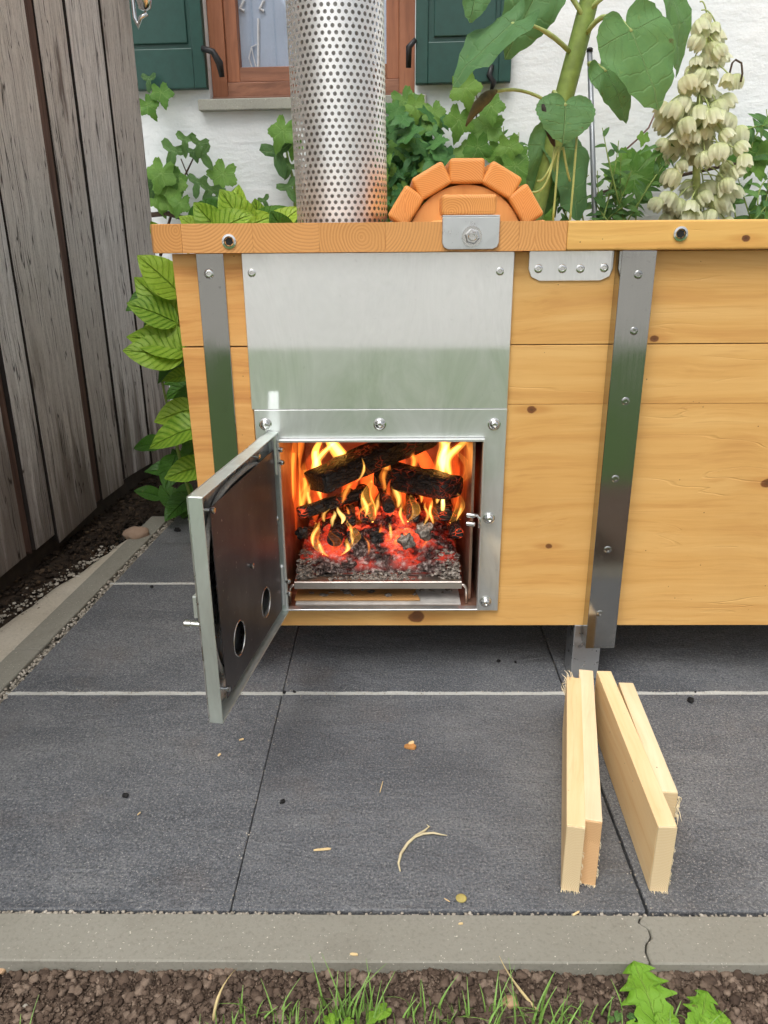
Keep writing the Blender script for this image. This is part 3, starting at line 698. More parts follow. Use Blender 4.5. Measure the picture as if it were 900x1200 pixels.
# rim boards: end-grain pieces over the stove, one long board to the right
RZ0, RZ1, RY0 = .9635, 1.0165, 1.545
jx = [at(q, 280, RY0).x for q in (213, 296, 374, 452, 530, 608, 664)]
def rimpoly(p, name, mat, bev=.004): return ob(name, MB().prism(p, lambda a, b, d: (a, b, d), RZ0, RZ1), mat, tub, bevel=bev, seg=3)
xl = at(178, 285, RY0 + .05).x
rimpoly([(xl, RY0 + .05), (xl + .012, RY0 + .02), (jx[0] - .0003, RY0), (jx[0] - .0003, 1.72), (xl, 1.72)], 'rim_board', M['rimend'], .0015)
for a, b in zip(jx, jx[1:]): rimpoly([(a + .0001, RY0), (b - .0001, RY0), (b - .0001, 1.72), (a + .0001, 1.72)], 'rim_board', M['rimend'], .0003)
rimpoly([(jx[-1] + .0005, RY0 + .001), (1.80, RY0 + .001), (1.80, 1.72), (jx[-1] + .0005, 1.72)], 'rim_board', M['rimlong'])
rimpoly([(xl, 1.722), (xl + .17, 1.722), (xl + .17, 3.03), (xl, 3.03)], 'rim_board', M['rimlong'])
rimpoly([(1.63, 1.722), (1.80, 1.722), (1.80, 3.03), (1.63, 3.03)], 'rim_board', M['rimlong'])
rimpoly([(xl + .172, 2.86), (1.628, 2.86), (1.628, 3.03), (xl + .172, 3.03)], 'rim_board', M['rimlong'])

def screw(p, r, par, mat=None, n=(0, -1, 0), dome=.35, hexs=True):
    """pan-head screw with a hexagonal socket"""
    p = Vector(p); n = Vector(n).normalized()
    mb = MB().lathe([(r * 1.0, -.001), (r * 1.0, r * dome * .35), (r * .86, r * dome * .8), (r * .55, r * dome), (r * .42, r * dome), (r * .38, r * dome * .25), (.0004, r * dome * .2)], p, n, 14)
    return ob('screw', mb, mat or M['bolt'], par, smooth=True, auto=.7)
def acorn(p, r, par, n=(0, -1, 0)):
    mb = MB().lathe([(r * 1.15, 0), (r * 1.15, r * .12), (r * .98, r * .16), (r * .95, r * .45), (r * .7, r * .8), (r * .36, r * .93), (r * .33, r * .6), (.0005, r * .55)], p, n, 18)
    return ob('bolt', mb, M['bolt'], par, smooth=True, auto=.9)
# insert nuts in the rim
for px, py in ((268.5, 283), (797.5, 274)):
    p = at(px, py, RY0)
    b = ob('insert_nut', MB().lathe([(.0135, -.004), (.0135, .0022), (.0095, .0030), (.0082, .0005), (.0075, -.003)], p, (0, -1, 0), 20, caps=False), M['bolt'], tub, smooth=True, auto=.6)
    ob('socket', MB().lathe([(.0078, .0003), (.0002, .0004)], p, (0, -1, 0), 6), M['dark'], b)
# left strap, flat against the boards
p0 = at(230, 305, TY - .006); p1 = at(262, 305, TY - .006)
st = ob('upright', MB().box(p0.x, p1.x, TY - .0075, TY - .0045, .10, .9625), M['mirror'], tub, bevel=.0008, seg=1)
screw(at(245, 321, TY - .0075), .0095, st)
# right upright: a folded channel standing off the boards, with a foot behind it
xa, xb = at(729, 297, TY - .04).x, at(770, 297, TY - .04).x
prof = [(xa, TY - .001), (xa, TY - .040), (xb, TY - .040), (xb, TY - .001), (xb - .004, TY - .001), (xb - .004, TY - .036), (xa + .004, TY - .036), (xa + .004, TY - .001)]
up = ob('upright', MB().prism(prof, lambda a, b, d: (a, b, d), .109, .9625), M['post'], tub, bevel=.0007, seg=1)
ob('upright_core', MB().box(xa + .005, xb - .005, TY - .0355, TY - .001, .112, .9625), M['innerpipe'], up)
for px, py in ((748, 322), (743, 388), (733, 470), (721, 561), (712, 644), (703, 719)): screw(at(px, py, TY - .04), .0082, up, M['post'], dome=.2)
fx0, fx1 = at(672, 745, TY + .006).x, at(705, 745, TY + .006).x
ob('foot', MB().box(fx0, fx1, TY + .004, TY + .07, 0.001, .1455), M['galv'], tub, bevel=.003)
for x, y in ((-.40, 2.8), (-.40, 1.75), (.45, 2.8), (1.6, 1.65), (1.6, 2.8)): ob('foot', MB().box(x, x + .06, y, y + .06, -.028 if y > 2.7 else .001, .149), M['post'], tub, bevel=.003)
# screwed angle plate under the rim
a, b = at(620, 299, TY).x, at(719, 299, TY).x; z1 = .9625; z0 = at(660, 329, TY).z; c = .022
poly = [(a, z1), (a, z0 + c), (a + c * .25, z0 + c * .35), (a + c, z0), (b - c, z0), (b - c * .25, z0 + c * .35), (b, z0 + c), (b, z1)]
ap = ob('angle_plate', MB().prism(poly, lambda u, v, d: (u, d, v), TY - .0045, TY - .0003), M['plate'], tub, bevel=.0008, seg=1)
for px, py in ((631, 315), (659, 315), (680, 315), (708, 314)): screw(at(px, py, TY - .0045), .0085, ap, dome=.2)
# clamp: folded galvanised bracket with bolt on the rim, wooden block above it
ax0, ax1 = at(518, 270, RY0).x, at(585, 270, RY0).x; az0, az1 = at(551, 292, RY0).z, at(551, 254.5, RY0).z
c = .012
poly = [(ax0, az1), (ax0, az0 + c), (ax0 + c * .3, az0 + c * .3), (ax0 + c, az0), (ax1 - c, az0), (ax1 - c * .3, az0 + c * .3), (ax1, az0 + c), (ax1, az1)]
cl = ob('clamp_bracket', MB().prism(poly, lambda u, v, d: (u, d, v), RY0 - .0065, RY0 - .0025), M['galv'], tub, bevel=.001, seg=1)
ob('bracket_fold', MB().box(ax0, ax1, RY0 - .006, RY0 + .06, az1 + .0003, az1 + .0035), M['galv'], cl, bevel=.001, seg=1)
p = at(553, 277, RY0 - .007)
ob('nut', MB().lathe([(.0145, 0), (.0145, .008), (.012, .0095), (.009, .0095)], p, (0, -1, 0), 6), M['bolt'], cl)
ob('washer', MB().lathe([(.019, -.0002), (.019, .0022)], p, (0, -1, 0), 20), M['bolt'], cl, smooth=True, auto=.6)
ob('bolt', MB().lathe([(.0085, .0), (.0085, .014), (.007, .016), (.0045, .016), (.004, .012), (.0003, .012)], p, (0, -1, 0), 14), M['bolt'], cl, smooth=True, auto=.6)
b0 = at(518, 230, RY0); b1 = at(583, 228, RY0)
ob('clamp_block', MB().box(b0.x, b1.x, RY0 + .001, RY0 + .09, az1 + .004, b1.z + .001), M['orange'], tub, bevel=.006, seg=3)

# half-round slatted roll standing on the deck behind the rim
RYc = 1.75; ctr = at(545, 290, RYc); R0 = .151
roll = thing('slatted_roll', (ctr.x, RYc + .1, .93), 'half round orange wooden hood of thick slats behind the rim', 'hood')
n = 40; poly = [(ctr.x + (R0 - .0255) * cos(pi * k / n), ctr.z + (R0 - .0255) * sin(pi * k / n)) for k in range(n + 1)] + [(ctr.x - R0 + .0255, .931), (ctr.x + R0 - .0255, .931)]
ob('end_panel', MB().prism(poly, lambda u, v, d: (u, d, v), RYc + .012, RYc + .036), M['orangel'], roll, bevel=.002)
ob('end_panel', MB().prism(poly, lambda u, v, d: (u, d, v), RYc + .33, RYc + .354), M['orangel'], roll, bevel=.002)
ob('inner_block', MB().box(ctr.x - .075, ctr.x - .02, RYc - .03, RYc + .010, .932, ctr.z + .055), M['orangel'], roll, bevel=.008, seg=3)
for th in (-86, -57, -29, 0, 29, 56.5, 84):
    a = radians(th); rr = R0
    cx, cz = ctr.x + rr * sin(a), ctr.z + rr * cos(a)
    hw, hh = .0368, .0245
    P = lambda u, v, y: (cx + u * cos(a) + v * sin(a), y, cz - u * sin(a) + v * cos(a))
    v = [P(-hw, -hh, RYc), P(hw, -hh, RYc), P(hw, -hh, RYc + .36), P(-hw, -hh, RYc + .36), P(-hw, hh, RYc), P(hw, hh, RYc), P(hw, hh, RYc + .36), P(-hw, hh, RYc + .36)]
    ob('slat', MB().hexa(v), M['orange'], roll, bevel=.007, seg=3)

# ------------------------------------------------------------------ stove
stove = thing('wood_stove', (-.02, 1.8, .15), 'steel stove front in the tub with open door and perforated chimney', 'stove')
PL, PR = at(283, 300, TY - .008).x, at(603, 296, TY - .008).x
cp = ob('cover_plate', MB().box(PL, PR, TY - .0100, TY - .0055, .655, .9625), M['plate'], stove, bevel=.001, seg=1)
for px, py in ((295, 320), (586, 318)): screw(at(px, py, TY - .010), .0080, cp, dome=.2)
def ring(mb, x0, x1, z0, z1, a0, a1, c0, c1, y0, y1):
    o = [(x0, z0), (x1, z0), (x1, z1), (x0, z1)]; i = [(a0, c0), (a1, c0), (a1, c1), (a0, c1)]
    vs = [(x, y0, z) for x, z in o] + [(x, y0, z) for x, z in i] + [(x, y1, z) for x, z in o] + [(x, y1, z) for x, z in i]
    fs = []
    for k in range(4):
        k2 = (k + 1) % 4
        fs += [(k, k2, 4 + k2, 4 + k), (8 + k2, 8 + k, 12 + k, 12 + k2), (k2, k, 8 + k, 8 + k2), (4 + k, 4 + k2, 12 + k2, 12 + k)]
    mb.add(vs, fs); return mb
FL, FR = -.290, at(594, 490, TY - .01).x
fp = ob('front_frame', ring(MB(), FL, FR, .1895, .6542, ol, orr, ob_, ot, TY - .0100, TY - .0050), M['frameplate'], stove, bevel=.0008, seg=1)
for px, py in ((311, 497), (445, 497), (579, 497), (323, 607), (573, 607), (569, 705)): acorn(at(px, py, TY - .0105), .0115, fp)
# lip round the opening
ob('opening_lip', ring(MB(), ol + .0005, orr - .0005, ob_ + .0005, ot - .0005, ol + .004, orr - .004, ob_ + .004, ot - .006, TY - .024, TY - .0052), M['frameplate'], stove, bevel=.0006, seg=1)
# firebox
def mk_firebox():
    t = NT('firebox_steel'); c = t.coord(); n1 = t.noise(c, 9, 5, .6); n2 = t.noise(c, 60, 4, .6)
    col = t.mix(t.rng(n1, .35, .65), srgb(190, 160, 140), srgb(140, 108, 90)); col = t.mix(t.rng(n2, .5, .7, 0, .5), col, srgb(100, 76, 64))
    return t.fin(col, t.rng(n1, .3, .7, .3, .5), .75, t.bump(n2, .2, .003))
M['firebox'] = mk_firebox()
FY = 2.06
mb = MB(); g = .003
mb.box(ol - g - .001, ol + .0004, TY - .004, FY, ob_, ot); mb.box(orr - .0004, orr + g + .001, TY - .004, FY, ob_, ot)
mb.box(ol, orr, FY, FY + .004, ob_, ot); mb.box(ol, orr, TY - .004, FY, ot, ot + .004); mb.box(ol, orr, TY - .004, FY, ob_ - .004, ob_)
ob('firebox', mb, M['firebox'], stove)
ob('side_liner', MB().box(at(550, 600, TY + .06).x, at(553, 600, TY + .06).x, TY + .03, FY - .01, ob_ + .004, ot - .01), M['firebox'], stove)
# grate: folded sheet on two bent legs, ash pan below
gz = .252; gx0, gx1 = at(345, 684, TY + .015).x, at(541, 684, TY + .015).x; gy = TY + .012
M['grate'] = steel('grate_steel', (.62, .57, .52), .38, 'X', .08, .6, (.26, .2, .17))
mb = MB().box(gx0, gx1, gy, gy + .38, gz - .003, gz).box(gx0, gx1, gy - .003, gy, gz - .017, gz)
gt = ob('grate', mb, M['grate'], stove, bevel=.0008, seg=1)
for xx, sg in ((gx0, -1), (gx1, 1)):
    ob('leg', MB().tube([(xx - sg * .004, gy + .002, gz - .008), (xx + sg * .006, gy + .002, gz - .010), (xx + sg * .011, gy + .002, gz - .018), (xx + sg * .012, gy + .002, ob_ + .002)], .0036, 8), M['grate'], gt, smooth=True)
for k in range(7):
    x = gx0 + .05 + k * .05
    ob('slot', MB().box(x, x + .034, gy + .030, gy + .034, gz - .0005, gz + .0006), M['dark'], gt)
M['ashtin'] = plain('ashy_pan', srgb(196, 192, 186), .5, .2, 30, .2)
ob('ash_pan', MB().box(gx0 + .002, gx1 - .002, TY + .002, TY + .36, ob_ + .0005, ob_ + .006), M['ashtin'], stove, bevel=.001)
# hinges
HX, HYy = -.2625, TY - .016
for zt_, zb_ in ((at(322, 509, 1.56).z, at(324, 556, 1.56).z), (at(330, 664, 1.56).z, at(332, 708, 1.56).z)):
    h = ob('hinge', MB().lathe([(.0085, 0), (.0085, (zt_ - zb_) * .49), (.0078, (zt_ - zb_) * .495), (.0085, (zt_ - zb_) * .5), (.0085, zt_ - zb_), (.004, zt_ - zb_ + .004)], (HX + .012, HYy, zb_), (0, 0, 1), 14), M['frameplate'], stove, smooth=True, auto=.7)
    for f_ in (.3, .62): ob('hinge_bolt', MB().lathe([(.0058, -.012), (.0058, .007), (.004, .009)], (HX + .022, HYy - .003, zb_ + (zt_ - zb_) * f_), (.9, -.35, 0), 10), M['bolt'], h, smooth=True, auto=.7)
# catch at the right jamb
p = at(556, 608, TY - .02)
ct = ob('latch_catch', MB().tube([p + Vector((-.018, 0, .008)), p + Vector((.006, 0, .008)), p + Vector((.011, -.002, .0)), p + Vector((.011, -.002, -.02))], .0036, 8), M['bolt'], stove, smooth=True)
for dz in (.010, -.010): ob('latch_pin', MB().lathe([(.0055, 0), (.0055, .016), (.004, .018)], p + Vector((-.016, -.002, dz)), (.95, -.3, 0), 10), M['bolt'], ct, smooth=True, auto=.7)

# door: a shallow steel tray swung out past a right angle, heat shield inside
DH = Vector((-.2655, TY - .012, 0)); DD = Vector((-.062, -.425, 0)).normalized(); DNn = Vector((-DD.y, DD.x, 0))
DN = Vector((.99, -.145, 0)); DN = (DN - DD * DN.dot(DD)).normalized()
DL, DZ0, DZ1, DT = .428, .1895, .6095, .026
def dpt(s_, q, z): p = DH + DD * s_ + DN * q; return (p.x, p.y, z)
def dbox(mb, s0, s1, q0, q1, z0, z1):
    return mb.hexa([dpt(s0, q0, z0), dpt(s1, q0, z0), dpt(s1, q1, z0), dpt(s0, q1, z0), dpt(s0, q0, z1), dpt(s1, q0, z1), dpt(s1, q1, z1), dpt(s0, q1, z1)])
door = ob('door', dbox(MB(), .0, DL, 0, .002, DZ0, DZ1), M['galv'], stove)
for nm, a in (('door_rim', (DL - .003, DL, .0021, DT, DZ0, DZ1)), ('door_rim', (0, .003, .0021, DT, DZ0, DZ1)), ('door_rim', (.0032, DL - .0032, .0021, DT, DZ1 - .003, DZ1)), ('door_rim', (.0032, DL - .0032, .0021, DT, DZ0, DZ0 + .003))):
    ob(nm, dbox(MB(), *a), M['lawntint'], door, bevel=.0008, seg=1)
def dsz(px, py, q):
    p = onplane(px, py, DH + DN * q, DN); return (p - DH).dot(DD), p.z
# shield with two air holes (filled outline with circular holes, then thickened)
sq = DT * .62
s_a, z_a = dsz(245, 598, sq); s_b, z_b = dsz(266, 818, sq); s_c, z_c = dsz(313, 531, sq)
outer = [(.022, z_b + .0), (s_b, z_b), (s_a, z_a), (s_a - .004, z_a + .003), (.018, z_a + .004)]
h1 = dsz(280, 748, sq); h2 = dsz(311, 706, sq)
bm = bmesh.new(); edges_ = []
def loop(pts):
    vs = [bm.verts.new(dpt(s_, sq, z)) for s_, z in pts]
    for a_, b_ in zip(vs, vs[1:] + vs[:1]): edges_.append(bm.edges.new((a_, b_)))
loop(outer)
for (hs, hz), hr in ((h1, .031), (h2, .029)): loop([(hs + hr * cos(2 * pi * k / 28), hz + hr * 1.1 * sin(2 * pi * k / 28)) for k in range(28)])
bmesh.ops.triangle_fill(bm, edges=edges_, use_beauty=True)
ext = bmesh.ops.extrude_face_region(bm, geom=list(bm.faces)); bmesh.ops.translate(bm, vec=DN * .0016, verts=[v for v in ext['geom'] if isinstance(v, bmesh.types.BMVert)])
bmesh.ops.recalc_face_normals(bm, faces=bm.faces)
me = bpy.data.meshes.new('heat_shield'); bm.to_mesh(me); bm.free()
link('heat_shield', me, M['sooty'], door)
for (hs, hz), hr in ((h1, .031), (h2, .029)):
    pts = [dpt(hs + hr * cos(t_), sq + .001, hz + hr * 1.1 * sin(t_)) for t_ in [2 * pi * k / 28 for k in range(29)]]
    ob('hole_rim', MB().tube(pts, .0016, 6, caps=False), M['bolt'], door, smooth=True)
for px, py in ((247, 598), (265, 807), (293, 663), (300, 535)):
    s_, z = dsz(px, py, sq); p = Vector(dpt(s_, .003, z))
    ob('spacer_bolt', MB().lathe([(.0028, 0), (.0028, sq - .004), (.0055, sq), (.0055, sq + .004), (.003, sq + .005)], p, DN, 10), M['bolt'], door, smooth=True, auto=.7)
# rope seal looped behind the shield
pts = []
for k in range(49):
    t_ = 2 * pi * k / 48; e_ = 3.2
    cs, sn = cos(t_), sin(t_)
    u = math.copysign(abs(cs) ** (2 / e_), cs); v = math.copysign(abs(sn) ** (2 / e_), sn)
    pts.append(dpt(DL * .5 + .185 * u, .008, (DZ0 + DZ1) / 2 + .180 * v))
ob('rope_seal', MB().tube(pts, .0055, 8, caps=False), plain('rope_seal', srgb(150, 146, 140), .55, 0, 300, .3, .3), door, smooth=True)
p = Vector(dpt(DL - .012, 0, dsz(236, 733, 0)[1]))
ob('handle_pin', MB().lathe([(.0055, 0), (.0055, .018), (.0065, .019), (.0065, .030), (.005, .032)], p, -DN, 14), M['bolt'], door, smooth=True, auto=.6)
z_ = dsz(232, 711, 0)[1]
ob('latch', dbox(MB(), DL - .035, DL + .001, -.007, -.0005, z_ - .02, z_ + .02), M['lawntint'], door, bevel=.001)
ob('hinge_leaf', dbox(MB(), .001, .05, -.004, -.0003, DZ1 - .07, DZ1 - .01), M['lawntint'], door, bevel=.0008)
ob('hinge_leaf', dbox(MB(), .001, .05, -.004, -.0003, DZ0 + .01, DZ0 + .07), M['lawntint'], door, bevel=.0008)

# chimney: flue with a perforated guard, every hole cut
CY = 1.86; ca, cb = at(348.5, 258, CY), at(455.5, 258, CY); CR = (cb.x - ca.x) / 2 * .985; CX = (ca.x + cb.x) / 2
lean = Vector((-.012, 0, 1)).normalized()
ch = ob('chimney', MB().lathe([(CR * .74, 0), (CR * .74, 1.35)], (CX, CY, .931), lean, 40), M['innerpipe'], stove, smooth=True, auto=.7)
nh = 46; pit = 2 * pi * CR / nh; rows = int(1.2 / (pit * .866))
mb = MB(); vs = []; fs = []; R3 = pit / sqrt(3)
for j in range(rows):
    for i in range(nh):
        u0 = (i + .5 * (j % 2)) * pit; h0 = .931 + R3 + j * pit * .866; b0 = len(vs)
        for k in range(12):
            a = pi / 6 * k + pi / 6
            rh = R3 if k % 2 == 0 else R3 * cos(pi / 6)
            for rr in (rh, pit * .295):
                u = u0 + rr * cos(a); h = h0 + rr * sin(a); th = u / CR
                vs.append((CX + CR * cos(th) + lean.x / lean.z * (h - .931), CY + CR * sin(th), h))
        for k in range(12):
            k2 = (k + 1) % 12; fs.append((b0 + 2 * k, b0 + 2 * k2, b0 + 2 * k2 + 1, b0 + 2 * k + 1))
me = bpy.data.meshes.new('perforated_guard'); me.from_pydata(vs, [], fs)
bm = bmesh.new(); bm.from_mesh(me); bmesh.ops.remove_doubles(bm, verts=bm.verts, dist=pit * .02); bmesh.ops.recalc_face_normals(bm, faces=bm.faces)
for fc in bm.faces: fc.smooth = True
bm.to_mesh(me); bm.free()
link('perforated_guard', me, M['pipe'], ch)
# the overlapping seam of the guard
th = radians(-168); x_, y_ = CX + (CR + .001) * cos(th), CY + (CR + .001) * sin(th)

# ------------------------------------------------------------------ the fire
def mk_char(name, glow=1.2, ash=.3):
    t = NT(name); c = t.coord(); r = t.rand()
    off = t.vmath('ADD', c, t.comb(r, t.math('MULTIPLY', r, 3.), 0.))
    wv = t.noise(off, 30, 3); offw = t.vmath('ADD', off, t.mapping(t.comb(wv, wv, wv), (.02, .02, .02)))
    v = t.voro(t.mapping(offw, (1, 1, 2.2)), 48, 'DISTANCE_TO_EDGE'); n1 = t.noise(off, 24, 4, .6); n2 = t.noise(t.mapping(off, (60, 60, 160)), 1, 4)
    col = t.mix(t.rng(n2, .4, .65), srgb(14, 12, 11), srgb(50, 42, 40)); col = t.mix(t.math('MULTIPLY', t.rng(n1, .55, .7, 0, ash), t.rng(v, .05, .2)), col, srgb(150, 140, 136))
    t.fin(col, .6, 0, t.bump(t.math('ADD', t.rng(v, 0, .15), t.math('MULTIPLY', n2, .4)), .9, .008))
    gl = t.math('MULTIPLY', t.rng(v, .0, .07, 1, 0), t.rng(t.noise(off, 15, 3), .52, .68))
    t.b.inputs['Emission Color'].default_value = (1, .09, .02, 1)
    t.l(t.math('MULTIPLY', gl, glow), t.b.inputs['Emission Strength']); return t.m
def mk_ember():
    t = NT('embers'); c = t.coord(); s = t.sep(c)
    wv = t.noise(c, 40, 3); cw = t.vmath('ADD', c, t.mapping(t.comb(wv, wv, wv), (.02, .02, .02)))
    n1 = t.noise(c, 15, 4, .6); n2 = t.noise(c, 75, 4, .6); v = t.voro(cw, 60, 'DISTANCE_TO_EDGE')
    col = t.ramp(n2, [(.3, srgb(28, 22, 20)), (.5, srgb(84, 66, 62)), (.68, srgb(178, 164, 158))])
    t.fin(col, .85, 0, t.bump(t.math('ADD', n2, t.math('MULTIPLY', t.rng(v, 0, .1), .6)), .9, .006))
    xm = t.rng(t.math('ABSOLUTE', t.math('SUBTRACT', s[0], (gx0 + gx1) / 2)), .07, .19, 1, .2)
    k = n1
    hot = t.math('MULTIPLY', t.math('MULTIPLY', t.rng(k, .41, .63, 0, 1, True), t.rng(s[1], TY + .06, TY + .085)), t.math('MULTIPLY', xm, t.rng(n2, .35, .75, 1, .3)))
    ec = t.ramp(hot, [(0, (.6, .02, .008)), (.45, (1, .065, .025)), (.85, (1, .14, .045)), (1, (1, .28, .08))])
    t.l(ec, t.b.inputs['Emission Color']); t.l(t.math('MULTIPLY', hot, 1.25), t.b.inputs['Emission Strength']); return t.m
M['char'] = mk_char('charred_wood', .25, .1); M['charlog'] = mk_char('charred_log', 1.0, .5); M['ember'] = mk_ember()
def mk_ash():
    t = NT('ash'); c = t.coord(); n2 = t.noise(c, 110, 5, .65)
    return t.fin(t.ramp(n2, [(.3, srgb(78, 70, 64)), (.5, srgb(128, 118, 108)), (.7, srgb(196, 188, 178))]), .95, 0, t.bump(n2, 1., .006))
M['ash'] = mk_ash()
for k_ in ('char', 'charlog'): M[k_].cycles.emission_sampling = 'NONE'
def mk_flame(name, col, strength):
    """glowing gas: an even emission through the tongue's own thickness"""
    t = NT(name); t.t.nodes.remove(t.b); em = t.n('ShaderNodeEmission'); em.inputs[0].default_value = (*col, 1); em.inputs[1].default_value = strength
    t.l(em.outputs[0], t.out.inputs['Volume']); return t.m
FM = [mk_flame('flame_red', (1, .10, .012), 34), mk_flame('flame_orange', (1, .21, .022), 62), mk_flame('flame_yellow', (1, .42, .06), 120), mk_flame('flame_bright', (1, .60, .16), 190)]
# ember bed and ash
fr = random.Random(3)
def heap(x, y):
    f_ = min(1, max(0, (y - TY - .06) / .06)); e_ = 1 - abs((x - (gx0 + gx1) / 2) / ((gx1 - gx0) / 2)) ** 4
    n_ = mnoise.noise(Vector((x * 34, y * 34, 1))) * .5 + mnoise.noise(Vector((x * 90, y * 90, 2))) * .3 + mnoise.noise(Vector((x * 210, y * 210, 3))) * .15
    return gz + .001 + (f_ ** .8) * (.062 + .03 * n_) * max(.35, e_) + .004 * max(0, n_)
mb = MB(); vs = []; fs = []; nx, ny = 110, 80
for j in range(ny + 1):
    for i in range(nx + 1):
        x = gx0 + .004 + (gx1 - gx0 - .008) * i / nx; y = TY + .058 + .28 * j / ny; vs.append((x, y, heap(x, y)))
for j in range(ny):
    for i in range(nx): a = j * (nx + 1) + i; fs.append((a, a + 1, a + nx + 2, a + nx + 1))
mb.add(vs, fs)
for k in range(150):
    x = fr.uniform(gx0 + .016, gx1 - .014); y = TY + .065 + .22 * fr.random() ** 1.2; q_ = fr.uniform(.6, 1.5)
    mb.blob((x, y, heap(x, y) + .001), (.012 * q_, .011 * q_, .008 * q_), 2, .55, k)
tag(ob('ember_bed', mb, M['ember']), 'glowing red embers heaped on the stove grate', 'embers', kind='stuff')
mb = MB()
for k in range(800):
    u_ = fr.random(); side_ = k % 3
    if side_ == 0: x = gx0 + .004 + abs(fr.gauss(0, .022)); y = TY + .028 + abs(fr.gauss(0, .03)); zz = fr.uniform(0, .045)
    elif side_ == 1: x = gx1 - .004 - abs(fr.gauss(0, .026)); y = TY + .028 + abs(fr.gauss(0, .03)); zz = fr.uniform(0, .05)
    else: x = fr.gauss((gx0 + gx1) / 2, .05); y = TY + .022 + abs(fr.gauss(0, .022)); zz = fr.uniform(0, .008)
    x = min(max(x, gx0 + .003), gx1 - .003)
    r_ = fr.choice((.0012, .0016, .0022, .0034, .006))
    mb.blob((x, y, gz + zz * min(1, (y - TY - .02) / .05)), (r_, r_, r_ * .45), 1, .7, k + 50)
tag(ob('ash_heap', mb, M['ash']), 'grey ash flakes along the front of the grate', 'ash', kind='stuff')
mb = MB()
for k in range(140): mb.blob((fr.uniform(gx0 + .02, gx1 - .02), TY + fr.uniform(.03, .25), ob_ + .0135), (fr.uniform(.003, .012), fr.uniform(.003, .012), .0016), 1, .6, k)
tag(ob('spilled_ash', mb, M['ash']), 'loose ash lying in the pan under the grate', 'ash', kind='stuff')
# a scorched board lies in the ash pan
M['scorch'] = wood_long('scorched_board', (srgb(206, 160, 100), srgb(182, 132, 78), srgb(120, 82, 50)), 'X', (), .35)
bx0, bx1 = at(346, 705, TY + .02).x, at(492, 705, TY + .02).x
poly = [(bx0, TY + .012), (bx1, TY + .012), (bx1 - .01, TY + .06), (bx1 + .01, TY + .12), (bx1 - .03, TY + .2), (bx0, TY + .22)]
tag(ob('scorched_board', MB().prism(poly, lambda a, b, d: (a, b, d), ob_ + .0075, ob_ + .0125), M['scorch'], bevel=.001), 'scorched brown board lying in the ash pan below the grate', 'board')

def log(name, p0, p1, w, h, roll_, mat, label, taper=.8, amp=.18, seed=0, seg=14, rings=16, sq_=3.0):
    p0, p1 = Vector(p0), Vector(p1); d = (p1 - p0); L = d.length; d.normalize()
    a = d.cross(Vector((0, 0, 1))).normalized(); b = a.cross(d)
    a, b = a * cos(roll_) + b * sin(roll_), b * cos(roll_) - a * sin(roll_)
    vs = []; fs = []
    prof = [0.0, .0, .02] + [.05 + .9 * k / (rings - 4) for k in range(rings - 3)] + [.98, 1.0, 1.0]; kk = [0.02, .88, .98] + [1] * (rings - 3) + [.98, .88, .02]
    for t_, kq in zip(prof, kk):
        sc = (1 + (taper - 1) * t_) * kq
        for k in range(seg):
            th = 2 * pi * k / seg; cu, sv = cos(th), sin(th)
            u = math.copysign(abs(cu) ** (2 / sq_), cu) * w; v = math.copysign(abs(sv) ** (2 / sq_), sv) * h
            q = p0 + d * (t_ * L) + (a * u + b * v) * sc
            nn = mnoise.noise(q * 28 + Vector((seed, seed * 2, 0))) * amp + mnoise.noise(q * 70 + Vector((seed, 0, seed))) * amp * .5
            q += (a * u + b * v) * nn * sc + d * mnoise.noise(q * 40) * .004
            vs.append(q)
    nr = len(prof)
    for i in range(nr - 1):
        for k in range(seg): k2 = (k + 1) % seg; fs.append((i * seg + k, i * seg + k2, (i + 1) * seg + k2, (i + 1) * seg + k))
    fs += [tuple(range(seg))[::-1], tuple(range((nr - 1) * seg, nr * seg))]
    return tag(ob(name, MB().add(vs, fs), mat, smooth=True, auto=.8), label, 'log', 'logs burning in the stove')
Y1 = TY + .10
log('burning_log', at(368, 566, Y1 - .01), at(498, 508, Y1 + .19), .046, .024, .10, M['char'], 'long black split log rising to the upper right in the fire', 1.15, .12, 1, sq_=5)
log('burning_log', at(532, 572, Y1 - .01), at(452, 556, Y1 + .12), .044, .026, -.15, M['char'], 'thick black wedge of log at the right under the flames', 1.2, .14, 2, sq_=4)
log('burning_log', at(350, 602, Y1 - .035), at(424, 578, Y1 + .05), .016, .014, .2, M['charlog'], 'slim charred log with cracked grey bark at the left of the fire', 1.0, .25, 3, sq_=3)
for q, (px, py, w_, h_, lab) in enumerate(((392, 634, .019, .017, 'round log end in the lower left of the embers, ringed by flame'), (430, 607, .015, .012, 'small dark log end below the middle of the fire'), (484, 608, .015, .011, 'small dark log end right of the fire centre'), (519, 606, .021, .011, 'oval dark log end at the right, above the embers'), (456, 596, .014, .012, 'dark log end between the two middle flames'), (536, 626, .016, .013, 'greyish log end at the right edge of the embers'), (410, 612, .013, .012, 'log end beside the big round one at the left'))):
    p = at(px, py, Y1 - .03); e_ = p + Vector((rnd.uniform(-.02, .02), .18, .012))
    log('burning_log', p, e_, w_, h_, 0, M['charlog'], lab, 1.1, .15, 5 + q, sq_=2.2)
for q, (px, py, r_, lab) in enumerate(((476, 634, .016, 'pale ash covered ember lump in the middle of the grate'), (497, 622, .018, 'larger ash covered coal beside the pale lump'), (353, 625, .014, 'rounded dark coal at the left edge of the embers'), (440, 628, .015, 'dark coal in the glowing centre of the embers'))):
    tag(ob('coal', MB().blob(at(px, py, Y1 - .04), r_, 3, .45, q + 3), M['ash'] if q < 2 else M['charlog'], smooth=True), lab, 'coal', 'coals on the grate')

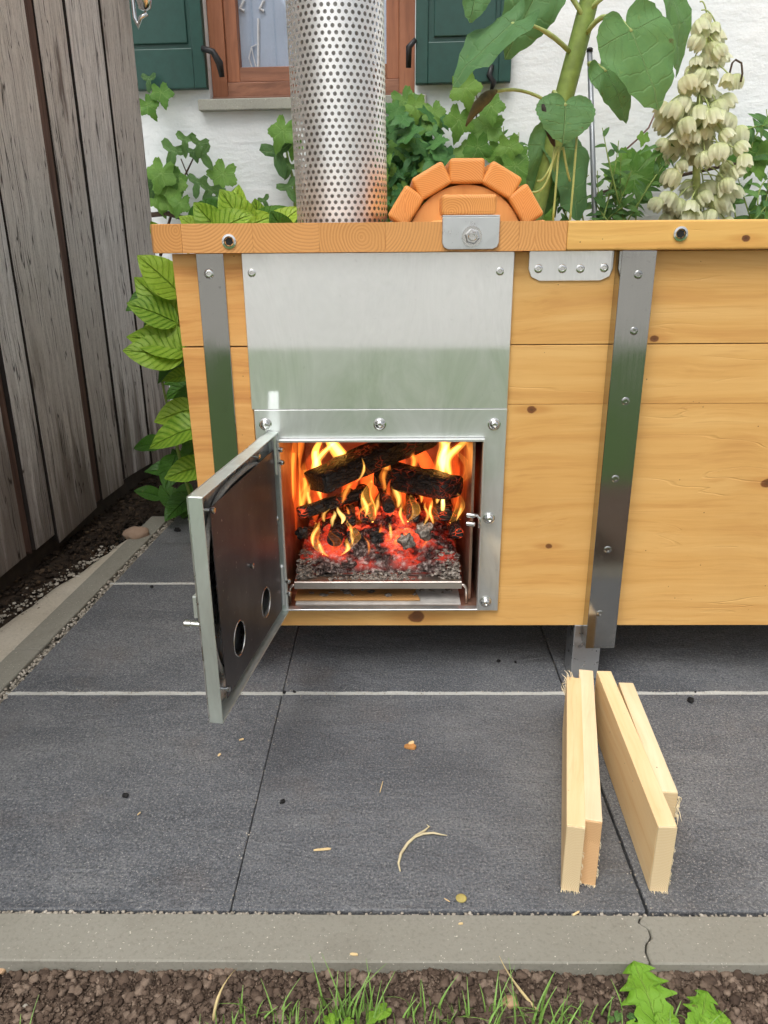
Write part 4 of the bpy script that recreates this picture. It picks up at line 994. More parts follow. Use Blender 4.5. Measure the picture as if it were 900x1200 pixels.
fire = thing('fire', (-.02, TY + .15, gz), 'orange and yellow flames licking round the logs in the stove', 'fire')
def flame(px, py, tipx, tipy, dy, wpx, bend=0., heat=1, hollow=True, core=True, seed=0):
    fr2 = random.Random(seed * 77 + 5); yaw = fr2.uniform(-.6, .6); thick = fr2.uniform(.35, .6)
    b = at(px, py, TY + dy); tp = at(tipx, tipy, TY + dy + fr2.uniform(-.01, .03)); W = wpx * .00185
    ax = tp - b; side = Vector((cos(yaw), sin(yaw), 0)); dep = Vector((-sin(yaw), cos(yaw), 0))
    ph = fr2.uniform(0, 6.28); fq = fr2.uniform(4, 8); pw = fr2.uniform(.6, 1.1)
    def shell(k0, t0, t1, flip, mb):
        n, sg = 24, 18; vs = []; fs = []
        for i in range(n):
            t_ = t0 + (t1 - t0) * i / (n - 1)
            wd = k0 * W * (max(0, t_ + .02) ** pw) * (1 - t_) ** .85 * 1.7 + .0003
            wob = bend * sin(pi * t_ * 1.2) + .22 * W * sin(t_ * fq + ph) * t_ * 2.2
            c_ = b + ax * t_ + side * wob + dep * (.3 * W * sin(t_ * 5 + ph * 2))
            tw = .7 * sin(t_ * 3.0 + ph)
            sd2 = side * cos(tw) + dep * sin(tw); dp2 = dep * cos(tw) - side * sin(tw)
            for k in range(sg):
                th = 2 * pi * k / sg
                jit = 1 + .55 * mnoise.noise(Vector((cos(th) * 1.1 + seed * 3.1, sin(th) * 1.1, t_ * 3.2 + seed)))
                vs.append(c_ + sd2 * cos(th) * wd * jit + dp2 * sin(th) * wd * thick * jit)
        for i in range(n - 1):
            for k in range(sg): k2 = (k + 1) % sg; fs.append((i * sg + k, i * sg + k2, (i + 1) * sg + k2, (i + 1) * sg + k))
        fs += [tuple(range(sg))[::-1], tuple(range((n - 1) * sg, n * sg))]
        if flip: fs = [f[::-1] for f in fs]
        mb.add(vs, fs)
    def build(name, mb, mat, par):
        me = bpy.data.meshes.new(name); me.from_pydata(mb.v, [], mb.f)
        for p_ in me.polygons: p_.use_smooth = True
        return link(name, me, mat, par)
    mb = MB(); shell(1, 0, 1, False, mb)
    if hollow: shell(.86, .0, .92, True, mb)
    o = build('flame', mb, FM[heat], fire)
    if core:
        mb = MB(); shell(.90 if hollow else .5, .04, .72, False, mb)
        if hollow: shell(.78, .08, .66, True, mb)
        build('flame_core', mb, FM[min(3, heat + 1)], o)
FL_ = [  # base px, tip px, depth, width px, bend, heat, hollow
 (378, 590, 378, 504, .13, 15, -.014, 2, 0), (398, 570, 388, 496, .17, 20, .016, 2, 0), (386, 562, 424, 530, .18, 9, -.020, 2, 0), (410, 560, 376, 498, .24, 15, .02, 1, 0), (352, 600, 354, 545, .10, 8, .006, 1, 0), (360, 606, 362, 565, .085, 6, .004, 2, 0), (370, 560, 408, 505, .21, 10, -.03, 2, 0),
 (425, 540, 440, 498, .25, 12, .012, 1, 1), (446, 545, 424, 498, .28, 14, .012, 0, 1), (470, 560, 492, 498, .28, 14, .014, 0, 1),
 (516, 566, 512, 500, .15, 14, .012, 2, 0), (530, 562, 541, 506, .18, 14, -.016, 2, 0), (508, 560, 524, 498, .23, 12, .0, 1, 0), (541, 566, 534, 520, .13, 7, .016, 2, 1), (520, 556, 528, 515, .20, 8, -.01, 3, 0),
 (424, 580, 434, 545, .07, 7, .016, 1, 1), (436, 612, 430, 562, .062, 14, .004, 2, 1), (424, 612, 438, 582, .075, 8, -.01, 1, 0), (462, 600, 452, 570, .11, 9, .012, 1, 1), (446, 596, 462, 560, .12, 8, .0, 0, 0),
 (492, 620, 472, 576, .056, 11, -.014, 1, 1), (478, 612, 488, 580, .065, 9, .012, 2, 1), (502, 616, 508, 586, .06, 8, .008, 1, 1),
 (514, 612, 512, 578, .056, 9, -.008, 1, 1), (528, 612, 537, 578, .06, 9, .010, 2, 1), (520, 604, 526, 572, .08, 7, -.006, 3, 0), (540, 608, 533, 582, .06, 6, .008, 1, 1),
 (378, 650, 366, 612, .042, 9, -.010, 2, 1), (404, 650, 414, 608, .042, 9, .014, 2, 1), (391, 648, 392, 622, .042, 12, .004, 1, 1), (389, 618, 390, 598, .06, 6, .004, 3, 0), (400, 614, 397, 594, .06, 6, .006, 3, 0), (380, 612, 384, 596, .07, 5, -.004, 2, 0), (410, 612, 404, 592, .08, 6, .004, 1, 0),
 (420, 624, 410, 590, .085, 8, .008, 1, 1), (339, 600, 343, 504, .18, 9, .006, 1, 0), (338, 590, 337, 505, .28, 12, .008, 1, 0), (549, 600, 551, 540, .14, 6, -.004, 0, 0), (400, 600, 420, 520, .33, 22, .01, 0, 0), (530, 600, 536, 510, .33, 22, .01, 0, 0), (372, 610, 372, 515, .33, 22, -.01, 0, 0), (470, 600, 466, 520, .34, 24, .01, 0, 0),
 (428, 606, 424, 574, .055, 5, .006, 2, 0), (441, 606, 446, 578, .056, 5, -.006, 2, 0), (474, 616, 468, 586, .05, 5, -.004, 2, 0), (496, 616, 500, 588, .05, 5, .006, 2, 0), (508, 614, 504, 584, .05, 5, -.004, 2, 0), (534, 612, 540, 588, .05, 5, .004, 2, 0), (368, 640, 372, 610, .04, 5, -.006, 2, 0), (412, 640, 408, 612, .04, 5, .006, 2, 0), (385, 652, 372, 632, .036, 6, -.008, 2, 0), (398, 652, 411, 630, .036, 6, .008, 2, 0), (352, 580, 360, 540, .16, 9, .006, 1, 0), (416, 566, 426, 536, .07, 5, .012, 2, 0),
 (345, 640, 340, 510, .20, 10, .004, 0, 0), (352, 600, 346, 505, .30, 20, .0, 1, 0), (548, 640, 552, 512, .22, 10, .0, 0, 0), (430, 600, 440, 510, .36, 30, .0, 0, 0), (500, 600, 500, 510, .36, 30, .0, 0, 0), (450, 575, 446, 530, .15, 12, .008, 1, 0), (486, 560, 480, 520, .2, 10, .0, 1, 0), (400, 590, 410, 560, .10, 8, .006, 1, 0), (466, 596, 460, 556, .14, 8, .008, 2, 0), (494, 590, 490, 560, .12, 8, .0, 1, 0), (512, 590, 518, 560, .12, 7, .0, 2, 0),
 (494, 644, 502, 622, .042, 5, .003, 1, 0), (458, 632, 455, 612, .042, 4, .003, 2, 0), (432, 650, 428, 628, .042, 4, .003, 1, 0), (440, 634, 446, 612, .05, 5, .003, 1, 0)]
for q, a_ in enumerate(FL_): flame(*a_[:8], hollow=bool(a_[8]), core=a_[7] > 0 and not a_[8], seed=q)

# ------------------------------------------------------------------ firewood sticks
M['fresh'] = wood_long('fresh_spruce', (srgb(247, 222, 176), srgb(240, 208, 156), srgb(224, 182, 124)), 'Y', (), .6, 1.2, .3, .35)
M['fresh2'] = wood_long('pale_spruce', (srgb(251, 234, 202), srgb(245, 222, 182), srgb(228, 194, 146)), 'Y', (), .6, 1.3, .3, .35)
M['freshend'] = wood_end('sawn_end', (srgb(238, 220, 184), srgb(228, 204, 160), srgb(212, 182, 136)), 330, .7, hue=.1, cz0=-.02, czr=.16, per=.05)
M['splinter'] = plain('splinter', srgb(240, 224, 188), .7)
M['endgrain2'] = wood_end('sawn_end_tan', (srgb(228, 192, 146), srgb(216, 174, 126), srgb(196, 152, 104)), 330, .7, hue=.1, cz0=-.02, czr=.16, per=.05)
def stick(x0, y0, dx, dy, w_, L, h, mat, label, endcol, seed, torn_far=0, torn_near=0):
    """a sawn stick on edge; local x across, y along, z up"""
    ang = atan2(-dx, dy); mw = Matrix.Translation((x0, y0, .0012)) @ Matrix.Rotation(ang, 4, 'Z')
    c = mw @ Vector((w_ / 2, L / 2, 0))
    root = thing('firewood_stick', (c.x, c.y, 0), label, 'firewood', 'split firewood sticks on the patio')
    r3 = random.Random(seed)
    ob('body', MB().box(0, w_, .0035, L, 0, h), mat, root, bevel=.0013, seg=2, mw=mw)
    ob('sawn_end', MB().box(.0004, w_ - .0004, 0, .0033, .0004, h - .0004), endcol, root, bevel=.0008, seg=1, mw=mw)
    mb = MB()
    for k in range(18):      # torn fibres along the sawn foot and edge
        b = Vector((w_ * r3.random(), .001, .0012)); mb.tube([b, b + Vector((r3.uniform(-.002, .002), -r3.uniform(.002, .008), r3.uniform(-.0005, .001)))], [.0006, .0002], 4)
    for k in range(12):
        b = Vector((w_ - .0005, .002, r3.uniform(.02, h * .7))); e_ = b + Vector((r3.uniform(.001, .003), r3.uniform(-.003, .001), r3.uniform(-.010, -.001)))
        mb.tube([b, (b + e_) / 2 + Vector((.001, 0, 0)), e_], [.0006, .0005, .0002], 4)
    for n_, yy in ((torn_far, L), (torn_near, .006)):
        for k in range(n_):
            b = Vector((r3.uniform(0, w_ * .5) if yy > .1 else w_ - r3.uniform(0, .004), yy + r3.uniform(-.012, .0), h + r3.uniform(-.05, .0)))
            e_ = b + (Vector((r3.uniform(-.016, .004), r3.uniform(-.01, .02), r3.uniform(.004, .028))) if yy > .1 else Vector((r3.uniform(.002, .010), r3.uniform(-.008, .006), r3.uniform(-.028, .004))))
            mb.tube([b, b.lerp(e_, .5) + Vector((r3.uniform(-.003, .003), 0, .003)), e_], [.0013, .0010, .0002], 4)
    ob('splinters', mb, M['splinter'], root, mw=mw)['kind'] = 'stuff'
    return root
stick(.2665, .9615, .090, .425, .0288, .437, .129, M['fresh'], 'leftmost firewood stick, on edge, with a torn far end', M['freshend'], 1, torn_far=26)
stick(.2962, .975, .0935, .446, .0288, .455, .1275, M['fresh2'], 'pale speckled firewood stick, second from the left', M['endgrain2'], 2)
stick(.4075, .959, .0165, .452, .030, .452, .1295, M['fresh'], 'firewood stick third from the left, with its broad left side showing', M['freshend'], 3)
stick(.4430, 1.055, .022, .33, .030, .335, .115, M['fresh2'], 'short splintered firewood stick on the far right', M['freshend'], 4, torn_near=18)
# ------------------------------------------------------------------ leaves
def leaf_long(name, wf, n=14, m_=4, fold=.25, curl=.25, wave=.03, seed=0):
    """leaf along +Y, unit length; wf(t) = half width"""
    mb = MB(); vs = []; uvs = []; fs = []
    for i in range(n + 1):
        t_ = i / n; w_ = max(wf(t_), .001)
        for k in range(-m_, m_ + 1):
            u = k / m_
            z = abs(u) * w_ * fold - curl * t_ * t_ + wave * mnoise.noise(Vector((u * 2 + seed, t_ * 4, seed))) * (abs(u) + .2)
            y = t_ * (1 - .12 * curl) - abs(u) * .04 * (1 - t_)
            vs.append((u * w_, y, z)); uvs.append((.5 + u / 2, t_))
    W_ = 2 * m_ + 1
    for i in range(n):
        for k in range(W_ - 1): a = i * W_ + k; fs.append((a, a + 1, a + W_ + 1, a + W_))
    return mb.add(vs, fs, uvs).mesh(name, smooth=True)
def leaf_polar(name, rf, seg=48, rings=5, cup=.12, curl=.3, wave=.05, seed=0):
    """broad leaf, stalk joint at the origin, tip towards +Y; rf(theta), theta=0 at the tip"""
    mb = MB(); vs = [(0, 0, 0)]; uvs = [(.5, 0)]; fs = []
    for j in range(1, rings + 1):
        for k in range(seg + 1):
            th = -pi + 2 * pi * k / seg; r_ = rf(th) * j / rings
            x, y = r_ * sin(th), r_ * cos(th)
            z = cup * abs(x) - curl * y * abs(y) * .6 - curl * .25 * x * x + wave * mnoise.noise(Vector((x * 3.5 + seed, y * 3.5, seed))) * (j / rings)
            vs.append((x, y, z)); uvs.append((k / seg, j / rings))
    S_ = seg + 1
    for k in range(seg): fs.append((0, 1 + k + 1, 1 + k)[::-1])
    for j in range(rings - 1):
        for k in range(seg): a = 1 + j * S_ + k; fs.append((a, a + 1, a + S_ + 1, a + S_)[::-1])
    fs = [f[::-1] for f in fs]
    return mb.add(vs, fs, uvs).mesh(name, smooth=True)
def saw(x): return x - math.floor(x)
def hyd_w(t_): return .33 * (sin(pi * min(1, t_ ** .8)) ** .75) * (1 + .045 * (saw(t_ * 16) - .5)) * (1 if t_ < .86 else 1 - (t_ - .86) * 1.6)
SUNT = [(0, 1.0), (.04, .93), (.10, .82), (.2, .67), (.35, .54), (.5, .475), (.65, .44), (.8, .39), (.92, .25), (1.001, .08)]
def sun_r(th):
    a = abs(th) / pi
    for (a0, r0), (a1, r1) in zip(SUNT, SUNT[1:]):
        if a <= a1: return (r0 + (r1 - r0) * (a - a0) / (a1 - a0)) * (1 + .02 * sin(th * 41))
    return .08
def grape_r(th):
    a = abs(th)
    r_ = .66 + .11 * cos(5 * a / 1.06 * 1.0) * (1 if a < 2.5 else .3)
    if a > 2.7: r_ *= 1 - (a - 2.7) * 1.3
    if a < .35: r_ += (.35 - a) * .55
    return r_ * (1 + .055 * sin(th * 23) + .035 * sin(th * 37 + 1))
def ivy_r(th):
    a = abs(th)
    r_ = .50 + .26 * cos(a * 3.0) + (.4 - a if a < .4 else 0) * .6
    if a > 2.6: r_ *= .8
    return max(.25, r_) * (1 + .05 * sin(th * 17))
def nar_w(t_): return .20 * (sin(pi * min(1, t_ ** .85)) ** .8)
def lobe_w(t_):
    q = t_ * 4.3 + .35 * sin(t_ * 9); return (.07 + .19 * sin(pi * t_ ** .95) ** .9 + .05 * t_) * (1 - .5 * saw(q) ** 1.3 + .05 * sin(t_ * 47)) * (1 if t_ < .88 else max(.04, 1 - ((t_ - .88) / .12) ** 2))
LM = {
 'hyd': [leaf_long('hydrangea_leaf', hyd_w, 32, 4, .22 + .1 * q, .18 + .14 * q, .03, q) for q in range(3)],
 'sun': [leaf_polar('sunflower_leaf', sun_r, 64, 8, .10, .16 + .22 * q, .13, q + 4) for q in range(3)],
 'grape': [leaf_polar('vine_leaf', grape_r, 60, 4, .08, .25 + .3 * q, .08, q + 9) for q in range(3)],
 'ivy': [leaf_polar('ivy_leaf', ivy_r, 36, 3, .10, .35 + .4 * q, .12, q + 13) for q in range(3)],
 'nar': [leaf_long('leaflet', nar_w, 8, 2, .3, .3 + .3 * q, .04, q + 20) for q in range(3)],
 'dan': [leaf_long('dandelion_leaf', lobe_w, 60, 4, .12, .18 + .25 * q, .16, q + 30) for q in range(2)],
}
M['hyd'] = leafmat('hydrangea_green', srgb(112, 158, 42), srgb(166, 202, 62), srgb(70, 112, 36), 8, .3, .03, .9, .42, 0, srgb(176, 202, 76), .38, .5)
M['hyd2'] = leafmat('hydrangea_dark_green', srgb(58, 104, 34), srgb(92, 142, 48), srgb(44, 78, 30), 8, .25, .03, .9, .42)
M['sun'] = leafmat('sunflower_green', srgb(86, 128, 78), srgb(104, 146, 84), srgb(150, 178, 118), 5, .22, .012, .7, .6, 4, None, .32, .42)
M['vine'] = leafmat('vine_green', srgb(84, 130, 52), srgb(126, 166, 74), srgb(150, 180, 100), 4, .32, .03, .4, .5, 5)
M['ivy'] = leafmat('ivy_green', srgb(62, 98, 52), srgb(100, 138, 72), srgb(128, 156, 96), 4, .22, .035, .4, .5, 5)
M['bush'] = leafmat('bush_green', srgb(52, 100, 54), srgb(92, 142, 74), srgb(110, 156, 90), 5, .25, .04, .4, .5, 5)
M['tom'] = leafmat('tomato_green', srgb(70, 112, 58), srgb(108, 148, 74), srgb(120, 156, 84), 6, .25, .05, .4, .55)
M['dan'] = leafmat('dandelion_green', srgb(120, 170, 50), srgb(150, 196, 66), srgb(176, 206, 106), 6, .3, .03, .6, .6)
M['stem'] = plain('green_stem', srgb(124, 146, 70), .6, 0, 30, .2)
M['paleflesh'] = plain('pale_stalk', srgb(168, 182, 112), .6, 0, 30, .2)
M['twig'] = plain('brown_twig', srgb(74, 58, 44), .8, 0, 40, .3)
M['withered'] = plain('withered_leaf', srgb(92, 84, 50), .85, 0, 30, .45, .4)

def leaf(par, kind, mat, pos, ydir, zdir, size, var=None, name='leaf', rs=rnd):
    me = LM[kind][(var if var is not None else rs.randrange(len(LM[kind]))) % len(LM[kind])]
    key = (me.name, mat.name)
    if key not in LCOPY:
        c_ = me if not me.materials else me.copy()
        if me.materials: c_.materials.clear()
        c_.materials.append(mat); LCOPY[key] = c_
    return link(name, LCOPY[key], None, par, frame(pos, ydir, zdir, size))
LCOPY = {}
def stem(par, pts, r, mat, name='stem', seg=8): return ob(name, MB().tube(pts, r, seg), mat, par, smooth=True)
def bez(a, b, c_, n=8):
    a, b, c_ = Vector(a), Vector(b), Vector(c_); return [a * (1 - t) ** 2 + b * 2 * t * (1 - t) + c_ * t * t for t in [k / n for k in range(n + 1)]]
CAMP = Vector((0, 0, 1))
def facing(p, up=.5, sx_=0.):   # a leaf normal turned part way to the light and to the open side
    d = (CAMP - Vector(p)); d.z = 0; d.normalize(); return d + Vector((sx_, 0, up))

# hydrangea between tub and fence
hp = Vector((-.62, 2.45, -.02))
hyd = thing('hydrangea', hp, 'bright yellow green hydrangea squeezed between tub and fence', 'shrub')
for (dx, dy, top) in ((0, 0, 1.0), (-.05, .12, .92), (.10, -.05, .98), (.02, .2, 1.03), (-.09, -.02, .62), (.12, .25, 1.06)):
    stem(hyd, bez(hp + Vector((dx * .3, dy * .3, 0)), hp + Vector((dx, dy, top * .5)), hp + Vector((dx * 1.3, dy * 1.3, top)), 8), [.006] * 6 + [.004] * 3, M['stem'])
HL = [  # base px, tip px, depth, half size, material
 (212, 345, 163, 297, 2.34, 1.0), (214, 330, 208, 302, 2.4, .9), (208, 372, 158, 325, 2.36, .85), (206, 378, 150, 350, 2.32, 1.15), (212, 385, 162, 382, 2.40, .9),
 (218, 412, 152, 380, 2.30, 1.05), (212, 420, 143, 405, 2.28, 1.1), (222, 418, 178, 440, 2.42, .9), (226, 440, 192, 438, 2.34, .6),
 (232, 478, 178, 490, 2.36, 1.0), (238, 500, 168, 512, 2.28, 1.15), (236, 520, 205, 545, 2.44, .9), (244, 545, 190, 556, 2.30, 1.0), (238, 460, 196, 470, 2.46, .8),
 (222, 350, 200, 320, 2.48, .9), (226, 395, 190, 360, 2.52, .9), (236, 530, 214, 500, 2.5, .8), (240, 560, 214, 540, 2.42, .8)]
for q, (bx, by, tx, ty, Y, sc) in enumerate(HL):
    b = at(bx, by, Y); e_ = at(tx, ty, Y - .05); L = (e_ - b).length
    ax = (e_ - b)
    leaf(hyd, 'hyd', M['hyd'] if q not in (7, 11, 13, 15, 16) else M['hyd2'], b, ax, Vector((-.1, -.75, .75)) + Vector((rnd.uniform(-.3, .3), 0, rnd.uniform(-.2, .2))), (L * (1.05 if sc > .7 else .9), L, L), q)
for q, (bx, by, tx, ty, Y) in enumerate(((225, 262, 258, 232, 2.7), (262, 262, 228, 240, 2.62), (280, 262, 270, 222, 2.75), (292, 264, 262, 224, 2.6), (300, 262, 332, 242, 2.7), (318, 264, 340, 240, 2.62), (305, 258, 300, 236, 2.8), (250, 262, 285, 246, 2.55), (330, 262, 352, 244, 2.75), (190, 266, 178, 262, 2.5), (210, 268, 182, 266, 2.5), (275, 262, 310, 248, 2.6), (340, 264, 318, 250, 2.55), (240, 264, 215, 252, 2.7))):
    b = at(bx, by + 14, Y); e_ = at(tx, ty, Y - .03); L = (e_ - b).length * 1.08
    leaf(hyd, 'hyd', M['hyd'] if q % 4 else M['hyd2'], b, e_ - b, Vector((rnd.uniform(-.4, .4), -.85, .5)), (L * 1.1, L, L), q)

hr = random.Random(31)
for q in range(34):      # inner foliage, its darker green standing in for shade behind the front leaves
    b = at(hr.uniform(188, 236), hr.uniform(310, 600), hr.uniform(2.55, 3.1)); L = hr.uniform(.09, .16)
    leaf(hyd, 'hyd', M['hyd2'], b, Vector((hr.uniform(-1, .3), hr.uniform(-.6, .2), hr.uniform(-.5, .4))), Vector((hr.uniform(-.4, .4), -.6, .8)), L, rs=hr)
# vine climbing the wall (left branch, sprigs, low runner)
vine = thing('grape_vine', (-.8, 3.9, -.03), 'vine with small lobed leaves climbing the white wall', 'vine')
def wpx(px, py, out=.08): return onwall(px, py, out)
stem(vine, [wpx(q[0], q[1], .06) for q in ((188, 300), (196, 268), (204, 240), (212, 215), (222, 195), (230, 178))], [.008, .007, .006, .005, .004, .003], M['twig'])
stem(vine, [wpx(q[0], q[1], .06) for q in ((222, 210), (216, 196), (212, 186))], .003, M['twig'])
stem(vine, [wpx(q[0], q[1], .08) for q in ((176, 252), (196, 250), (216, 256), (232, 262))], .012, M['twig'])
stem(vine, [wpx(q[0], q[1], .06) for q in ((346, 300), (346, 250), (345, 215), (338, 190), (334, 165))], [.009, .008, .007, .006, .004], M['stem'])
stem(vine, [wpx(q[0], q[1], .06) for q in ((252, 250), (250, 235), (246, 224))], .003, M['twig'])
VL = [(218, 172, 24, 'ivy'), (204, 188, 32, 'ivy'), (234, 176, 22, 'ivy'), (238, 190, 28, 'ivy'), (228, 184, 18, 'ivy'), (232, 222, 26, 'ivy'), (190, 215, 36, 'vine'), (200, 228, 38, 'vine'), (186, 240, 36, 'vine'), (206, 218, 28, 'vine'), (180, 226, 30, 'ivy'), (212, 246, 26, 'vine'), (198, 244, 26, 'vine'),
      (262, 216, 36, 'vine'), (246, 232, 28, 'ivy'), (256, 244, 30, 'ivy'), (332, 166, 36, 'vine'), (326, 192, 40, 'ivy'), (340, 202, 20, 'ivy'), (338, 228, 26, 'ivy'), (345, 178, 24, 'vine'), (190, 118, 26, 'vine'), (174, 132, 24, 'vine'), (310, 240, 16, 'ivy'), (175, 100, 20, 'ivy')]
for px, py, sz, kd in VL:
    p = wpx(px, py, rnd.uniform(.09, .16))
    leaf(vine, 'grape' if kd == 'vine' else 'ivy', M[kd], p + Vector((0, 0, sz * .0012)), Vector((rnd.uniform(-.7, .7), -.3, -1)), Vector((rnd.uniform(-.5, .5), -1, .5)), sz * .0040 * .72)

# dense bush under the window, right of the chimney
bp = wpx(500, 300, .25); bp.z = -.03
bush = thing('leafy_bush', bp, 'dense mid green leafy bush under the window beside the chimney', 'bush')
stem(bush, bez(bp, bp + Vector((0, 0, .6)), wpx(480, 160, .18), 8), [.012] * 5 + [.007] * 4, M['twig'])
stem(bush, bez(bp, bp + Vector((.1, 0, .6)), wpx(540, 200, .25), 8), [.010] * 5 + [.006] * 4, M['twig'])
br = random.Random(21)
k = 0
while k < 225:
    px, py = br.uniform(444, 575), br.uniform(112, 275)
    lim = 135 + max(0, px - 505) * 1.0 + (28 if px > 512 else 0) + 18 * mnoise.noise(Vector((px * .05, 3, 0)))
    if px < 470: lim = 122
    if py < lim: continue
    o_ = br.uniform(.06, .38); p = wpx(px, py, o_)
    leaf(bush, br.choice(('grape', 'ivy', 'grape')), M['bush'] if br.random() < .75 else M['vine'], p, Vector((br.uniform(-1, 1), -.4, br.uniform(-1, .3))), Vector((br.uniform(-.6, .6), -.9, br.uniform(.2, .9))), br.uniform(.045, .085), rs=br); k += 1
# broad vine leaves and shoots between bush and sunflower
shoot = thing('vine_shoot', wpx(556, 300, .1), 'thin vine shoot with broad pale leaves below the right shutter', 'vine')
stem(shoot, [wpx(q[0], q[1], .08) for q in ((557, 300), (557, 250), (557, 215), (556, 160), (560, 120), (556, 100))], [.006, .006, .005, .004, .003, .002], M['twig'])
for px, py, sz in ((545, 112, 30), (575, 132, 26), (538, 150, 30), (570, 160, 36), (560, 182, 30), (548, 190, 30), (585, 190, 34), (596, 180, 26), (604, 205, 34), (620, 214, 34), (606, 190, 24), (636, 250, 30), (500, 150, 30), (508, 138, 22), (474, 128, 30), (487, 132, 24)):
    p = wpx(px, py, rnd.uniform(.10, .2)); leaf(shoot, 'grape', M['vine'], p + Vector((0, 0, sz * .001)), Vector((rnd.uniform(-.8, .8), -.3, -1)), Vector((rnd.uniform(-.4, .4), -1, .5)), sz * .0033)

# tomato-like shoots to the right of the sunflower
def sprig(par, p0, p1, n, size, rs, mat, spread=.6):
    p0, p1 = Vector(p0), Vector(p1); mid = (p0 + p1) / 2 + Vector((rs.uniform(-.04, .04), rs.uniform(-.04, .04), .03))
    pts = bez(p0, mid, p1, 7); stem(par, pts, [.0035] * 5 + [.002] * 3, M['stem'], seg=5)
    d = (p1 - p0).normalized()
    for q in range(n):
        t_ = .15 + .85 * (q + .5) / n; p = pts[min(7, int(t_ * 7.0))]
        sg = 1 if q % 2 else -1
        side = d.cross(Vector((0, -1, 0))).normalized() * sg
        leaf(par, 'nar', mat, p, side * spread + d * .6 + Vector((rs.uniform(-.3, .3), rs.uniform(-.4, .1), rs.uniform(-.4, .2))), Vector((rs.uniform(-.5, .5), -.8, .7)), size * rs.uniform(.7, 1.25), rs=rs)
tr_ = random.Random(5)
tom = thing('tomato_plant', wpx(720, 300, .45), 'loose tomato plant with narrow leaflets between sunflower and yucca', 'plant')
for (a, b, c_, d_, n_) in ((705, 290, 740, 200, 9), (712, 280, 700, 200, 8), (720, 285, 760, 215, 9), (700, 280, 725, 165, 9), (735, 290, 728, 180, 8), (690, 285, 680, 225, 7), (715, 262, 700, 235, 8), (728, 265, 712, 218, 8), (700, 265, 722, 228, 7), (745, 262, 756, 228, 7), (668, 262, 655, 225, 7), (660, 270, 690, 205, 7), (742, 250, 790, 180, 8), (726, 240, 706, 150, 6), (708, 262, 738, 240, 8), (650, 255, 662, 205, 6), (730, 275, 700, 250, 7)):
    p0, p1 = wpx(a, b, tr_.uniform(.35, .55)), wpx(c_, d_, tr_.uniform(.3, .6)); sprig(tom, p0, p1, n_, .058, tr_, M['tom'])
tom2 = thing('climbing_shoot', wpx(880, 300, .3), 'leafy shoots climbing the wall right of the white flower spike', 'plant')
for (a, b, c_, d_, n_) in ((884, 270, 862, 200, 6), (892, 270, 898, 128, 9), (870, 156, 905, 150, 6), (880, 175, 905, 140, 6), (880, 262, 905, 230, 6), (888, 240, 906, 205, 6), (862, 255, 868, 215, 4)):
    p0, p1 = wpx(a, b, tr_.uniform(.2, .35)), wpx(c_, d_, tr_.uniform(.15, .3)); sprig(tom2, p0, p1, n_, .07, tr_, M['tom'])
for px, py, sz in ((870, 172, 34), (885, 185, 30), (884, 180, 30), (893, 250, 28)): leaf(tom2, 'grape', M['vine'], wpx(px, py, .2), Vector((rnd.uniform(-.6, .6), -.3, -1)), Vector((0, -1, .4)), sz * .0035)
small = thing('wall_weed', wpx(600, 300, .12), 'wispy small leaved shoots on the wall left of the sunflower', 'plant')
for (a, b, c_, d_, n_) in ((600, 230, 590, 148, 9), (604, 225, 622, 170, 7), (590, 200, 578, 150, 6), (612, 240, 640, 185, 7), (598, 215, 608, 155, 7)): sprig(small, wpx(a, b, .12), wpx(c_, d_, .10), n_, .042, tr_, M['tom'])
runner = thing('vine_runner', wpx(760, 232, .12), 'dark woody vine runner along the wall behind the flower spike', 'vine')
stem(runner, [wpx(q[0], q[1], .08) for q in ((700, 228), (722, 222), (745, 216), (768, 210), (800, 205), (840, 196), (872, 190), (905, 192))], [.010, .010, .009, .009, .008, .008, .008, .008], M['twig'])
stem(runner, [wpx(q[0], q[1], .1) for q in ((728, 180), (745, 165), (760, 150), (770, 128))], .004, plain('red_twig', srgb(120, 90, 84), .7))
for px, py, sz in ((738, 196, 36), (752, 192, 34), (744, 205, 40), (760, 203, 30), (730, 205, 30), (765, 194, 28), (754, 161, 12)): leaf(runner, 'grape', M['vine'], wpx(px, py, rnd.uniform(.12, .2)), Vector((rnd.uniform(-.8, .8), -.3, -1)), Vector((rnd.uniform(-.3, .3), -1, .4)), sz * .0036)

# ------------------------------------------------------------------ sunflower with stake
SY = 3.25
sp = at(618, 300, SY); sp.z = -.03
sun = thing('sunflower', sp, 'tall sunflower with a thick stem and large heart shaped leaves', 'sunflower')
P_ = lambda px, py, dy=0.: at(px, py, SY + dy)
stem(sun, [sp, P_(622, 275), P_(634, 225), P_(646, 180), (P_(662, 110)), P_(678, 50), P_(692, -5), P_(708, -80), P_(722, -160)], [.034, .033, .032, .034, .036, .035, .034, .030, .026], M['stem'], seg=14)
SL = [  # joint px, tip px, size factor across, depth off, petiole start px
 (740, 37, 777, 125, 1.0, -.25, (687, 40), (712, -2)), (663, 124, 661, 166, 1.7, -.30, (655, 118), (640, 95)), (710, 84, 743, 134, .75, -.1, (690, 75), (700, 72)),
 (600, 28, 526, 92, .72, -.22, (667, 60), (630, 22)), (640, -30, 594, 62, .75, -.05, (684, 20), (650, -40)), (782, -22, 822, 70, .62, -.15, (690, 12), (740, -40)),
 (560, -20, 552, 24, .9, -.2, (690, -5), (640, -70)), (660, 178, 690, 258, .9, .05, (650, 172), (655, 170)), (645, 172, 640, 262, .7, .02, (648, 168), (645, 165))]
